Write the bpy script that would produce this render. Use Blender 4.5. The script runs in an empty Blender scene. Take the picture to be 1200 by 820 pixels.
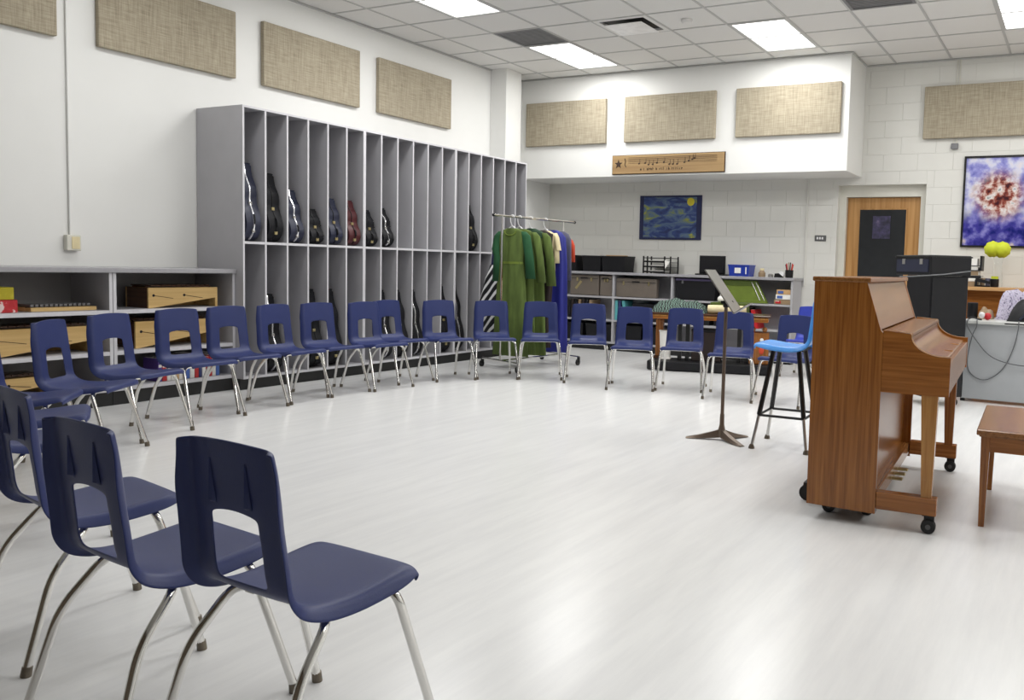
import bpy, bmesh, math, random
from mathutils import Vector, Matrix
R_ = random.Random(7)
SC = bpy.context.scene
COL = SC.collection
PI = math.pi

# ---------------------------------------------------------------- camera
F_PX, CX_PX, CY_PX = 1000.883, 751.432, 383.158          # 1200 x 820 picture
YAW, PITCH, ROLL, CAM_H = 0.474669, 0.071629, 0.028742, 1.2
fw = Vector((-math.sin(YAW), math.cos(YAW), 0)); rt = Vector((math.cos(YAW), math.sin(YAW), 0)); up = Vector((0, 0, 1))
f2 = fw * math.cos(PITCH) - up * math.sin(PITCH); u2 = up * math.cos(PITCH) + fw * math.sin(PITCH)
r3 = rt * math.cos(ROLL) + u2 * math.sin(ROLL); u3 = u2 * math.cos(ROLL) - rt * math.sin(ROLL)
cam_data = bpy.data.cameras.new('camera'); cam = bpy.data.objects.new('camera', cam_data); COL.objects.link(cam)
cam.matrix_world = Matrix(((r3.x, u3.x, -f2.x, 0), (r3.y, u3.y, -f2.y, 0), (r3.z, u3.z, -f2.z, CAM_H), (0, 0, 0, 1)))
cam_data.sensor_fit = 'HORIZONTAL'; cam_data.sensor_width = 36
cam_data.lens = 36 * F_PX / 1200
cam_data.shift_x = (600 - CX_PX) / 1200; cam_data.shift_y = (CY_PX - 410) / 1200
cam_data.clip_start = 0.05
SC.camera = cam
# ---------------------------------------------------------------- world, exposure
w = bpy.data.worlds.new('world'); SC.world = w; w.use_nodes = True
w.node_tree.nodes['Background'].inputs[0].default_value = (0.6, 0.6, 0.6, 1)
w.node_tree.nodes['Background'].inputs[1].default_value = 0.3
SC.view_settings.view_transform = 'Standard'; SC.view_settings.look = 'None'
SC.view_settings.gamma = 1; SC.view_settings.use_curve_mapping = False
SC.view_settings.exposure = 0.0
LAMP_W = 33.5                                             # watts of one ceiling panel
LAMP_K = {(-6.0, 1.1): 0., (-3.4, 1.1): 0., (-.9, 1.1): 0., (1.7, 1.1): .35, (-6.0, 3.5): .5, (-3.4, 3.5): .7, (-.9, 3.5): .85, (1.7, 3.5): .8, (-.9, 8.5): .8, (1.7, 8.5): .6}   # the lamps nearest the camera are off or dimmed
# ---------------------------------------------------------------- materials
def pm(name, col, rough=.5, metal=0., var=.08, scale=12., bump=0., bscale=None, spec=.5, stretch=(1, 1, 1), coat=0.):
    m = bpy.data.materials.new(name); m.use_nodes = True
    nt = m.node_tree; b = nt.nodes['Principled BSDF']
    b.inputs['Roughness'].default_value = rough; b.inputs['Metallic'].default_value = metal
    b.inputs['Specular IOR Level'].default_value = spec
    if coat: b.inputs['Coat Weight'].default_value = coat; b.inputs['Coat Roughness'].default_value = .12
    tc = nt.nodes.new('ShaderNodeTexCoord'); mp = nt.nodes.new('ShaderNodeMapping'); mp.inputs['Scale'].default_value = stretch
    nt.links.new(tc.outputs['Object'], mp.inputs[0])
    n = nt.nodes.new('ShaderNodeTexNoise'); n.inputs['Scale'].default_value = scale; n.inputs['Detail'].default_value = 4
    nt.links.new(mp.outputs[0], n.inputs['Vector'])
    r = nt.nodes.new('ShaderNodeValToRGB')
    r.color_ramp.elements[0].position = .3; r.color_ramp.elements[1].position = .7
    r.color_ramp.elements[0].color = tuple(max(0, c * (1 - var)) for c in col) + (1,)
    r.color_ramp.elements[1].color = tuple(min(1, c * (1 + var)) for c in col) + (1,)
    nt.links.new(n.outputs['Fac'], r.inputs[0]); nt.links.new(r.outputs[0], b.inputs['Base Color'])
    if bump:
        n2 = nt.nodes.new('ShaderNodeTexNoise'); n2.inputs['Scale'].default_value = bscale or scale * 8; n2.inputs['Detail'].default_value = 2
        nt.links.new(mp.outputs[0], n2.inputs['Vector'])
        bp = nt.nodes.new('ShaderNodeBump'); bp.inputs['Strength'].default_value = bump; bp.inputs['Distance'].default_value = .004
        nt.links.new(n2.outputs['Fac'], bp.inputs['Height']); nt.links.new(bp.outputs[0], b.inputs['Normal'])
    return m
def ramp_mat(name, stops, kind='noise', scale=6., rough=.5, stretch=(1, 1, 1), detail=4., distortion=0., axis=None):
    m = bpy.data.materials.new(name); m.use_nodes = True
    nt = m.node_tree; b = nt.nodes['Principled BSDF']; b.inputs['Roughness'].default_value = rough
    tc = nt.nodes.new('ShaderNodeTexCoord'); mp = nt.nodes.new('ShaderNodeMapping'); mp.inputs['Scale'].default_value = stretch
    nt.links.new(tc.outputs['Object'], mp.inputs[0])
    if kind == 'noise':
        t = nt.nodes.new('ShaderNodeTexNoise'); t.inputs['Scale'].default_value = scale; t.inputs['Detail'].default_value = detail
        t.inputs['Distortion'].default_value = distortion; out = t.outputs['Fac']
    elif kind == 'wave':
        t = nt.nodes.new('ShaderNodeTexWave'); t.inputs['Scale'].default_value = scale; t.inputs['Distortion'].default_value = distortion
        t.inputs['Detail'].default_value = detail
        if axis: t.bands_direction = axis
        out = t.outputs['Fac']
    else:
        t = nt.nodes.new('ShaderNodeTexVoronoi'); t.inputs['Scale'].default_value = scale; out = t.outputs['Color']
    nt.links.new(mp.outputs[0], t.inputs['Vector'])
    r = nt.nodes.new('ShaderNodeValToRGB'); e = r.color_ramp.elements
    while len(e) < len(stops): e.new(.5)
    for el, (p, c) in zip(e, stops): el.position = p; el.color = tuple(c) + (1,)
    nt.links.new(out, r.inputs[0]); nt.links.new(r.outputs[0], b.inputs['Base Color'])
    return m
def s2l(*c):
    return tuple((x / 255 / 12.92) if x / 255 <= .04045 else ((x / 255 + .055) / 1.055) ** 2.4 for x in c)
def wood(name, dark, light, axis, scale=7., rough=.24):
    st = {'x': (.035, 1, 1), 'y': (1, .035, 1), 'z': (1, 1, .035)}[axis]
    m = ramp_mat(name, [(.28, dark), (.5, tuple((a + b) / 2 for a, b in zip(dark, light))), (.72, light)], 'noise', scale * 5, rough, st, 6, .6)
    return m
M = {}
M['wall'] = pm('wall_paint', s2l(230, 230, 227), .55, var=.01, scale=3, bump=.04, bscale=60)
M['block'] = pm('painted_block', s2l(218, 217, 211), .5, var=.012, scale=3, bump=.12, bscale=90)
M['far_wall'] = wood('brown_panelling', s2l(78, 66, 54), s2l(104, 90, 74), 'z', 4, .6)
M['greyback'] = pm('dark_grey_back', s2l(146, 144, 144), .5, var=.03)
M['mortar'] = pm('painted_joint', s2l(214, 213, 207), .6, var=.01)
M['tile'] = pm('ceiling_tile', s2l(224, 223, 220), .9, var=.02, scale=90, bump=.25, bscale=160)
M['grid'] = pm('grid_metal', s2l(186, 186, 184), .5, var=.01)
M['trim'] = pm('painted_frame', s2l(216, 214, 203), .4, var=.02)
M['grey'] = pm('grey_laminate', s2l(176, 175, 179), .45, var=.03, scale=5)
M['edge'] = pm('light_edge_band', s2l(208, 207, 211), .4, var=.03)
M['toe'] = pm('black_toe_kick', s2l(38, 38, 38), .6)
M['counter'] = pm('grey_counter', s2l(160, 159, 163), .35, var=.05, scale=40)
M['navy'] = pm('navy_polypropylene', s2l(43, 53, 101), .42, var=.05, scale=6, bump=.10, bscale=260, spec=.34)
M['chrome'] = pm('chrome_tube', (.80, .79, .76), .12, 1., var=.02)
M['steel'] = pm('brushed_steel', (.52, .51, .49), .3, 1., var=.04)
M['cap'] = pm('foot_glide', s2l(120, 112, 100), .35, .8)
M['black'] = pm('black_plastic', s2l(24, 24, 27), .5, var=.1, spec=.3)
M['blackm'] = pm('black_enamel', s2l(20, 20, 20), .3)
M['rubber'] = pm('black_rubber', s2l(25, 25, 25), .6)
M['white'] = pm('white_plastic', s2l(232, 232, 232), .4)
M['silver'] = pm('silver_trim', (.82, .82, .84), .25, .9, var=.03)
M['bronze'] = pm('bronze_enamel', s2l(112, 98, 86), .35, .5, var=.05)
M['oakv'] = wood('oak_vertical', s2l(118, 66, 22), s2l(164, 106, 48), 'z', 13)
M['oakleg'] = wood('pale_oak_leg', s2l(150, 98, 42), s2l(184, 134, 72), 'z', 13)
M['oakh'] = wood('oak_along_x', s2l(120, 68, 24), s2l(166, 106, 48), 'x', 13)
M['oaky'] = wood('oak_along_y', s2l(116, 72, 34), s2l(152, 104, 58), 'y', 13)
M['door_oak'] = wood('door_oak', s2l(168, 122, 72), s2l(203, 158, 104), 'z', 5)
M['pine'] = wood('pale_pine', s2l(196, 158, 94), s2l(226, 192, 130), 'y', 5, .5)
M['darkwood'] = wood('dark_bar_wood', s2l(58, 36, 22), s2l(96, 62, 40), 'x', 6)
M['plaque'] = wood('plaque_wood', s2l(142, 112, 74), s2l(180, 150, 104), 'x', 3, .6)
M['engrave'] = pm('engraved_brown', s2l(60, 42, 28), .7)
M['taupe'] = pm('taupe_case', s2l(108, 99, 90), .5, var=.06)
M['blue'] = pm('royal_blue_plastic', s2l(34, 58, 160), .35)
M['sky'] = pm('sky_blue_plastic', s2l(72, 148, 226), .32, var=.04)
M['brightblue'] = pm('bright_blue_plastic', s2l(52, 66, 168), .36)
M['teal'] = pm('teal_card', s2l(92, 168, 172), .5)
M['red'] = pm('red_card', s2l(190, 34, 40), .45)
M['yellow'] = pm('yellow_card', s2l(204, 190, 40), .5)
M['edge2'] = pm('grey_edge_band', s2l(174, 173, 176), .45, var=.03)
M['lime'] = pm('lime_fabric', s2l(106, 124, 42), .7)
M['limedark'] = pm('olive_fabric', s2l(84, 100, 40), .8)
M['purple'] = pm('dark_purple_fabric', s2l(72, 64, 96), .7)
M['cream'] = pm('cream_cloth', s2l(226, 212, 170), .75)
M['paper'] = pm('paper_white', s2l(236, 234, 228), .7)
M['olive'] = pm('olive_dress', s2l(86, 104, 48), .9, var=.22, scale=22, bump=.2, stretch=(1, 1, .2))
M['green'] = pm('green_sleeve', s2l(32, 82, 48), .85, var=.08)
M['dgreen'] = pm('dark_green_cloth', s2l(30, 60, 36), .8, var=.1)
M['navycloth'] = pm('navy_cloth', s2l(40, 44, 78), .85, var=.1)
M['robe'] = pm('royal_blue_robe', s2l(38, 44, 138), .6, var=.1, stretch=(1, 1, .2))
M['slate'] = pm('slate_cloth', s2l(96, 96, 116), .8)
M['orange'] = pm('orange_red_cloth', s2l(206, 72, 42), .7)
M['brown'] = pm('brown_cloth', s2l(44, 34, 32), .85)
M['maroon'] = pm('maroon_case', s2l(72, 22, 26), .45, var=.12)
M['casenavy'] = pm('navy_case', s2l(33, 37, 58), .45, var=.12)
M['caseblk'] = pm('black_case', s2l(21, 21, 25), .6, var=.15, spec=.25)
M['brass'] = pm('brass_latch', s2l(190, 176, 130), .3, .8)
M['glass_dark'] = pm('dark_door_glass', s2l(50, 52, 54), .12, var=.05)
M['deskgrey'] = pm('grey_desk_panel', s2l(168, 171, 174), .45, var=.02)
M['desktop'] = pm('pale_desk_top', s2l(206, 207, 204), .35, var=.02)
M['lightwood'] = wood('light_desk_wood', s2l(186, 140, 92), s2l(212, 170, 120), 'x', 4)
M['lemon'] = pm('lemon_paper', s2l(196, 206, 44), .6, var=.12)
M['switch'] = pm('grey_switch_plate', s2l(92, 92, 92), .4)
M['vent'] = pm('grey_grille', s2l(120, 120, 122), .6)
M['cord'] = pm('grey_cord', s2l(96, 98, 100), .5)
M['jar'] = pm('tan_jar', s2l(150, 128, 100), .4)
# woven wall panel
def burlap():
    m = bpy.data.materials.new('burlap_cloth'); m.use_nodes = True; nt = m.node_tree; b = nt.nodes['Principled BSDF']
    b.inputs['Roughness'].default_value = .9
    tc = nt.nodes.new('ShaderNodeTexCoord'); add = nt.nodes.new('ShaderNodeMath'); add.operation = 'ADD'
    for st in ((4, 4, 90), (90, 90, 4)):
        mp = nt.nodes.new('ShaderNodeMapping'); mp.inputs['Scale'].default_value = st; nt.links.new(tc.outputs['Object'], mp.inputs[0])
        n = nt.nodes.new('ShaderNodeTexNoise'); n.inputs['Scale'].default_value = 1.6; n.inputs['Detail'].default_value = 3
        nt.links.new(mp.outputs[0], n.inputs['Vector']); nt.links.new(n.outputs['Fac'], add.inputs[0 if st[0] == 4 else 1])
    r = nt.nodes.new('ShaderNodeValToRGB'); e = r.color_ramp.elements
    mr = nt.nodes.new('ShaderNodeMapRange'); mr.inputs[1].default_value = .6; mr.inputs[2].default_value = 1.4
    nt.links.new(add.outputs[0], mr.inputs[0])
    e[0].color = s2l(132, 122, 104) + (1,); e[1].color = s2l(186, 176, 154) + (1,)
    nt.links.new(mr.outputs[0], r.inputs[0]); nt.links.new(r.outputs[0], b.inputs['Base Color'])
    bp = nt.nodes.new('ShaderNodeBump'); bp.inputs['Strength'].default_value = .3; bp.inputs['Distance'].default_value = .003
    nt.links.new(mr.outputs[0], bp.inputs['Height']); nt.links.new(bp.outputs[0], b.inputs['Normal'])
    return m
M['burlap'] = burlap()
def floor_mat():
    m = bpy.data.materials.new('streaked_vinyl'); m.use_nodes = True; nt = m.node_tree; b = nt.nodes['Principled BSDF']
    tc = nt.nodes.new('ShaderNodeTexCoord')
    mp = nt.nodes.new('ShaderNodeMapping'); mp.inputs['Scale'].default_value = (9, .9, 1); nt.links.new(tc.outputs['Object'], mp.inputs[0])
    n = nt.nodes.new('ShaderNodeTexNoise'); n.inputs['Scale'].default_value = 1.5; n.inputs['Detail'].default_value = 8; n.inputs['Roughness'].default_value = .65
    nt.links.new(mp.outputs[0], n.inputs['Vector'])
    r = nt.nodes.new('ShaderNodeValToRGB'); e = r.color_ramp.elements
    e[0].position = .3; e[0].color = s2l(223, 223, 223) + (1,); e[1].position = .62; e[1].color = s2l(233, 233, 232) + (1,)
    nt.links.new(n.outputs['Fac'], r.inputs[0]); nt.links.new(r.outputs[0], b.inputs['Base Color'])
    b.inputs['Roughness'].default_value = .24; b.inputs['Specular IOR Level'].default_value = .4
    return m
M['floor'] = floor_mat()
def emit(name, col, k):
    m = bpy.data.materials.new(name); m.use_nodes = True; b = m.node_tree.nodes['Principled BSDF']
    b.inputs['Base Color'].default_value = (.9, .9, .9, 1); b.inputs['Emission Color'].default_value = col + (1,); b.inputs['Emission Strength'].default_value = k
    return m
M['lens'] = emit('lit_lens', (1., 1., .99), 2.2)
M['stripes'] = ramp_mat('striped_cloth', [(.0, s2l(22, 24, 24)), (.42, s2l(30, 34, 34)), (.55, s2l(96, 142, 128)), (.72, s2l(186, 208, 196)), (.85, s2l(40, 66, 52))], 'wave', 10, .8, (1, 1, 2.5), 2, 7)
M['zebra'] = ramp_mat('black_white_stripes', [(.0, s2l(20, 20, 24)), (.62, s2l(24, 24, 28)), (.7, s2l(225, 225, 225)), (1., s2l(235, 235, 235))], 'wave', 5.6, .8, (-1, 1, .9), 1, .8)
M['zebra'].node_tree.nodes['Wave Texture'].bands_direction = 'DIAGONAL'
M['painting'] = ramp_mat('blue_painting', [(.3, s2l(26, 34, 78)), (.45, s2l(44, 64, 120)), (.56, s2l(84, 106, 132)), (.66, s2l(120, 132, 70)), (.78, s2l(196, 180, 70))], 'noise', 4.5, .5, (1, 1, 2.2), 5, 1.2)
M['print0'] = ramp_mat('lilac_print', [(.28, s2l(58, 66, 150)), (.42, s2l(110, 112, 190)), (.52, s2l(196, 196, 222)), (.6, s2l(214, 190, 186)), (.68, s2l(150, 84, 70)), (.8, s2l(76, 70, 128))], 'noise', 5.2, .25, (1, 1, 1.2), 6, .5)
def poster_mat():
    m = bpy.data.materials.new('poster_print'); m.use_nodes = True; nt = m.node_tree; b = nt.nodes['Principled BSDF']; b.inputs['Roughness'].default_value = .18
    L = nt.links.new; tc = nt.nodes.new('ShaderNodeTexCoord'); sp = nt.nodes.new('ShaderNodeSeparateXYZ'); L(tc.outputs['Object'], sp.inputs[0])
    def noise(sc, stops, det=6):
        n = nt.nodes.new('ShaderNodeTexNoise'); n.inputs['Scale'].default_value = sc; n.inputs['Detail'].default_value = det; L(tc.outputs['Object'], n.inputs['Vector'])
        r = nt.nodes.new('ShaderNodeValToRGB'); e = r.color_ramp.elements
        while len(e) < len(stops): e.new(.5)
        for el, (p, c) in zip(e, stops): el.position = p; el.color = tuple(c) + (1,)
        L(n.outputs['Fac'], r.inputs[0]); return r.outputs[0]
    sky = noise(6, [(.36, s2l(92, 96, 176)), (.48, s2l(150, 150, 210)), (.58, s2l(206, 208, 228)), (.68, s2l(226, 216, 216))])
    sea = noise(8, [(.36, s2l(30, 36, 112)), (.5, s2l(66, 62, 150)), (.62, s2l(128, 126, 196)), (.72, s2l(206, 190, 190))])
    warm = noise(13, [(.36, s2l(66, 34, 40)), (.46, s2l(142, 70, 58)), (.55, s2l(206, 178, 168)), (.64, s2l(226, 222, 224)), (.74, s2l(90, 110, 100))])
    def step(sock, a, c):
        r = nt.nodes.new('ShaderNodeMapRange'); r.interpolation_type = 'SMOOTHSTEP'; r.inputs[1].default_value = a; r.inputs[2].default_value = c; L(sock, r.inputs[0]); return r.outputs[0]
    def mix(f, a, c):
        x = nt.nodes.new('ShaderNodeMix'); x.data_type = 'RGBA'; L(f, x.inputs[0]); L(a, x.inputs[6]); L(c, x.inputs[7]); return x.outputs[2]
    mp = nt.nodes.new('ShaderNodeMapping'); mp.inputs['Location'].default_value = (-.03, 0, -.60); L(tc.outputs['Object'], mp.inputs[0])
    ln = nt.nodes.new('ShaderNodeVectorMath'); ln.operation = 'LENGTH'; L(mp.outputs[0], ln.inputs[0])
    c = mix(step(sp.outputs[2], .25, .5), sea, sky); c = mix(step(ln.outputs['Value'], .36, .16), c, warm); L(c, b.inputs['Base Color']); return m
M['print'] = poster_mat()
M['note'] = ramp_mat('dark_print', [(.35, s2l(30, 30, 44)), (.6, s2l(64, 58, 92)), (.75, s2l(110, 100, 130))], 'noise', 14, .5)
M['scarf'] = ramp_mat('lilac_scarf', [(.36, s2l(70, 66, 96)), (.42, s2l(186, 178, 204)), (.6, s2l(214, 208, 224)), (.72, s2l(120, 116, 140))], 'noise', 14, .8, (1, 1, 1), 3, 5)
M['spines'] = [pm('spine_%s' % k, s2l(*c), .55) for k, c in (('white', (222, 220, 214)), ('blue', (70, 100, 168)), ('red', (176, 44, 48)), ('violet', (86, 62, 138)), ('navy', (44, 52, 96)), ('tan', (196, 158, 110)))]
M['redprint'] = ramp_mat('red_white_print', [(.42, s2l(184, 30, 38)), (.52, s2l(200, 44, 52)), (.58, s2l(236, 214, 210))], 'noise', 16, .4)
M['yelprint'] = ramp_mat('yellow_print', [(.4, s2l(186, 172, 20)), (.55, s2l(206, 196, 50)), (.66, s2l(226, 224, 150))], 'noise', 14, .4)
# ---------------------------------------------------------------- mesh helpers
def nb(): return bmesh.new()
def box(bm, x0, x1, y0, y1, z0, z1, bev=0., seg=1):
    g = bmesh.ops.create_cube(bm, size=1)['verts']
    for v in g: v.co = Vector((x0 + (v.co.x + .5) * (x1 - x0), y0 + (v.co.y + .5) * (y1 - y0), z0 + (v.co.z + .5) * (z1 - z0)))
    if bev:
        es = list({e for v in g for e in v.link_edges})
        bmesh.ops.bevel(bm, geom=es, offset=bev, segments=seg, profile=.5, affect='EDGES')
    return bm
def fillet(pts, r, n=5):
    pts = [Vector(p) for p in pts]; out = [pts[0]]
    for a, b, c in zip(pts, pts[1:], pts[2:]):
        d1 = (a - b); d2 = (c - b); k = min(r, d1.length * .48, d2.length * .48)
        p, q = b + d1.normalized() * k, b + d2.normalized() * k
        for i in range(n + 1):
            t = i / n; out.append(p * (1 - t) ** 2 + b * 2 * t * (1 - t) + q * t * t)
    out.append(pts[-1]); return out
def tube(bm, pts, r, n=8, rad=None, cap=True):
    pts = [Vector(p) for p in pts]; rings = []; prev = None
    for i, p in enumerate(pts):
        d = (pts[min(i + 1, len(pts) - 1)] - pts[max(i - 1, 0)]).normalized()
        if prev is None:
            a = d.orthogonal().normalized()
        else:
            a = (prev - d * prev.dot(d)); a = a.normalized() if a.length > 1e-6 else d.orthogonal().normalized()
        prev = a; b = d.cross(a); rr = r if rad is None else rad[i]
        rings.append([bm.verts.new(p + a * math.cos(2 * PI * k / n) * rr + b * math.sin(2 * PI * k / n) * rr) for k in range(n)])
    for q, s in zip(rings, rings[1:]):
        for k in range(n): bm.faces.new((q[k], q[(k + 1) % n], s[(k + 1) % n], s[k]))
    if cap:
        bm.faces.new(rings[0][::-1]); bm.faces.new(rings[-1])
    return bm
def cyl(bm, p0, p1, r0, r1=None, n=12): return tube(bm, [p0, p1], r0, n, [r0, r0 if r1 is None else r1])
def lathe(bm, c, prof, n=16, axis='z'):
    c = Vector(c); rings = []
    for r, h in prof:
        rg = []
        for k in range(n):
            a = 2 * PI * k / n
            p = {'z': Vector((math.cos(a) * r, math.sin(a) * r, h)), 'x': Vector((h, math.cos(a) * r, math.sin(a) * r)), 'y': Vector((math.sin(a) * r, h, math.cos(a) * r))}[axis]
            rg.append(bm.verts.new(c + p))
        rings.append(rg)
    for q, s in zip(rings, rings[1:]):
        for k in range(n): bm.faces.new((q[k], q[(k + 1) % n], s[(k + 1) % n], s[k]))
    bm.faces.new(rings[0][::-1]); bm.faces.new(rings[-1]); return bm
def prism(bm, poly, plane, a, b):
    """poly in 2-D; plane 'xz' extrudes along y from a to b, 'yz' along x, 'xy' along z"""
    def P(u, v, w): return {'xz': (u, w, v), 'yz': (w, u, v), 'xy': (u, v, w)}[plane]
    q = [bm.verts.new(P(u, v, a)) for u, v in poly]; s = [bm.verts.new(P(u, v, b)) for u, v in poly]
    n = len(poly); bm.faces.new(q); bm.faces.new(s[::-1])
    for i in range(n): bm.faces.new((q[i], s[i], s[(i + 1) % n], q[(i + 1) % n]))
    return bm
def ball(bm, c, r, sx=1, sy=1, sz=1, seg=16):
    g = bmesh.ops.create_uvsphere(bm, u_segments=seg, v_segments=seg // 2 + 2, radius=r)['verts']
    for v in g: v.co = Vector((c[0] + v.co.x * sx, c[1] + v.co.y * sy, c[2] + v.co.z * sz))
    return bm
def wloc(o):
    v = Vector((0, 0, 0))
    while o: v = v + Vector(o.location); o = o.parent
    return v
def obj(name, bm, mat, parent=None, world=True, smooth=False, loc=None, ang=.6):
    """links ONE mesh object; with world=True the bmesh is in room coordinates"""
    bmesh.ops.recalc_face_normals(bm, faces=bm.faces[:])
    off = wloc(parent) if (parent and world) else Vector((0, 0, 0))
    if loc is not None: off = off + Vector(loc) if not world else Vector(loc)
    if world and (off.length > 0): bmesh.ops.translate(bm, verts=bm.verts[:], vec=-off)
    me = bpy.data.meshes.new(name); bm.to_mesh(me); bm.free()
    for m in (mat if isinstance(mat, (list, tuple)) else [mat]): me.materials.append(m)
    if smooth:
        me.polygons.foreach_set('use_smooth', [True] * len(me.polygons)); me.set_sharp_from_angle(angle=ang)
    o = bpy.data.objects.new(name, me); COL.objects.link(o)
    if parent: o.parent = parent
    if loc is not None and parent is None: o.location = loc
    return o
def tag(o, label, cat, group=None, kind=None):
    o['label'] = label; o['category'] = cat
    if group: o['group'] = group
    if kind: o['kind'] = kind
    return o
def thing(name, label, cat, loc=(0, 0, 0), rotz=0., group=None):
    o = bpy.data.objects.new(name, None); COL.objects.link(o); o.empty_display_size = .1
    o.location = loc; o.rotation_euler = (0, 0, rotz); return tag(o, label, cat, group)
def struct(name, bm, mat, parent=None, smooth=False):
    o = obj(name, bm, mat, parent, smooth=smooth)
    if not parent: o['kind'] = 'structure'
    return o
def dup(o, parent=None, loc=None, rotz=None, label=None, group=None):
    c = o.copy(); COL.objects.link(c)
    if parent: c.parent = parent
    for ch in list(o.children): dup(ch, c)
    if loc is not None: c.location = loc
    if rotz is not None: c.rotation_euler = (0, 0, rotz)
    if label: c['label'] = label
    if group: c['group'] = group
    return c
def edge_faces(o, test, idx=1):
    """gives the faces whose normal passes the test the second material (edge banding, printed side)"""
    for p in o.data.polygons:
        if test(p.normal): p.material_index = idx
# ---------------------------------------------------------------- the room
XW, YB, YS, ZC = -7.14, 10.78, 10.03, 3.735
XR, YF = 3.4, -2.6
struct('floor', box(nb(), XW - .2, XR + .2, YF - .2, YB + 1.2, -.1, 0), M['floor'])
wl = struct('wall_left', box(nb(), XW - .2, XW, YF - .2, YB + .25, 0, ZC + .2), M['wall'])
struct('wall_right', box(nb(), XR, XR + .2, YF - .2, YB + .25, 0, ZC + .2), M['wall'])
struct('wall_front', box(nb(), XW, XR, YF - .2, YF, 0, ZC + .2), M['far_wall'])
# back wall with a door opening x -2.80..-1.735, z < 2.28
DX0, DX1, DZ = -2.80, -1.735, 2.28
bm = nb(); box(bm, XW, DX0, YB + .004, YB + .25, 0, ZC + .2); box(bm, DX1, XR, YB + .004, YB + .25, 0, ZC + .2); box(bm, DX0, DX1, YB + .004, YB + .25, DZ, ZC + .2)
wb = struct('wall_back', bm, M['mortar'])
# painted concrete blocks of the back wall, one object each, sharing meshes
BH, BL, J = .2034, .4068, .0016
bcache = {}
def block(x0, x1, z0, z1):
    k = (round(x1 - x0, 3), round(z1 - z0, 3))
    if k not in bcache:
        me = obj('brick', box(nb(), 0, k[0], 0, .004, 0, k[1], .0014), M['block'], wb, world=False); bcache[k] = me.data; o = me
    else:
        o = bpy.data.objects.new('brick', bcache[k]); COL.objects.link(o); o.parent = wb
    o.location = (x0, YB, z0)
far = nb()
row = 0
while row * BH < ZC:
    z0, z1 = row * BH + J / 2, min((row + 1) * BH, ZC + .1) - J / 2
    xs = -7.14 - (BL / 2 if row % 2 else 0)
    while xs < XR:
        segs = [(max(xs, XW) + J / 2, min(xs + BL, XR) - J / 2)]
        xs += BL
        if z0 < DZ:
            out = []
            for a, b in segs:
                zt = z1
                if b <= DX0 or a >= DX1: out.append((a, b, z0, z1)); continue
                if z1 > DZ and DZ - z0 < .1:
                    pass
                if a < DX0 - .02: out.append((a, DX0, z0, z1))
                if b > DX1 + .02: out.append((DX1, b, z0, z1))
                if z1 > DZ + .03: out.append((max(a, DX0), min(b, DX1), DZ, z1))
            segs4 = out
        else: segs4 = [(a, b, z0, z1) for a, b in segs]
        for a, b, c, d in segs4:
            if b - a < .03: continue
            seen = (d > 1.0 and b > -6.9 and a < .25 and not (c > 2.36 and b < -2.52))
            if seen: block(a, b, c, d)
            else: box(far, a, b, YB, YB + .004, c, d)
    row += 1
o = obj('brick_infill', far, M['block'], wb); o['kind'] = 'stuff'
struct('wall_soffit', box(nb(), XW, -2.52, YS, YB, 2.372, ZC + .03, .004), M['wall'])
struct('wall_pilaster', box(nb(), XW, -6.88, 9.315, 9.65, 0, ZC + .03, .004), M['wall'])
# ceiling: slab, grid bars, tiles
ce = struct('ceiling', box(nb(), XW - .2, XR + .2, YF - .2, YB + .25, ZC + .03, ZC + .25), M['tile'])
GX = [XW] + [-6.651 + .641 * k for k in range(16)] + [XR]
GY = sorted([9.70 - .617 * k for k in range(20)] + [10.317, YB, YF])
GX = [g for g in GX if g <= XR]
LIGHTS = [(0, a, b) for a in () for b in ()]
lampx = (-6.01, -3.446, -.882, 1.682); lampy = (8.466, 5.998, 3.53, 1.062)
special = {}
def cell(x, y): return (min(range(len(GX)), key=lambda i: abs(GX[i] - x)), min(range(len(GY)), key=lambda i: abs(GY[i] - y)))
lamps = []
for lx in lampx:
    for ly in lampy:
        if (lx, ly) in ((-.882, 5.998),): pass
        i, j = cell(lx, ly); special[(i, j)] = 1; special[(i, j + 1)] = 1; lamps.append((i, j))
VENTS = [(-6.01, 7.849), (-2.164, 7.849)]; DIFF = [(-4.728, 7.849)]
for p in VENTS + DIFF: special[cell(*p)] = 1
tcache = {}; rest = nb()
for i in range(len(GX) - 1):
    for j in range(len(GY) - 1):
        if (i, j) in special: continue
        x0, x1, y0, y1 = GX[i] + .009, GX[i + 1] - .009, GY[j] + .009, GY[j + 1] - .009
        if y0 > 10.02 and x1 < -2.5 : continue
        if x1 - x0 < .03 or y1 - y0 < .03: continue
        if y1 < 5.4 or x0 > .8:
            box(rest, x0, x1, y0, y1, ZC + .002, ZC + .03); continue
        k = (round(x1 - x0, 3), round(y1 - y0, 3))
        if k not in tcache:
            o = obj('ceiling_tile', box(nb(), 0, k[0], 0, k[1], 0, .028, .004), M['tile'], ce, world=False); tcache[k] = o.data
        else:
            o = bpy.data.objects.new('ceiling_tile', tcache[k]); COL.objects.link(o); o.parent = ce
        o.location = (x0, y0, ZC + .002 + R_.uniform(-.0006, .0006))
o = obj('ceiling_tile', rest, M['tile'], ce); o['kind'] = 'stuff'
for g in GX: obj('grid_bar', box(nb(), g - .012, g + .012, YF, YB, ZC - .004, ZC + .012), M['grid'], ce)
for g in GY: obj('grid_bar', box(nb(), XW, XR, g - .012, g + .012, ZC - .0035, ZC + .012), M['grid'], ce)
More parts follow.
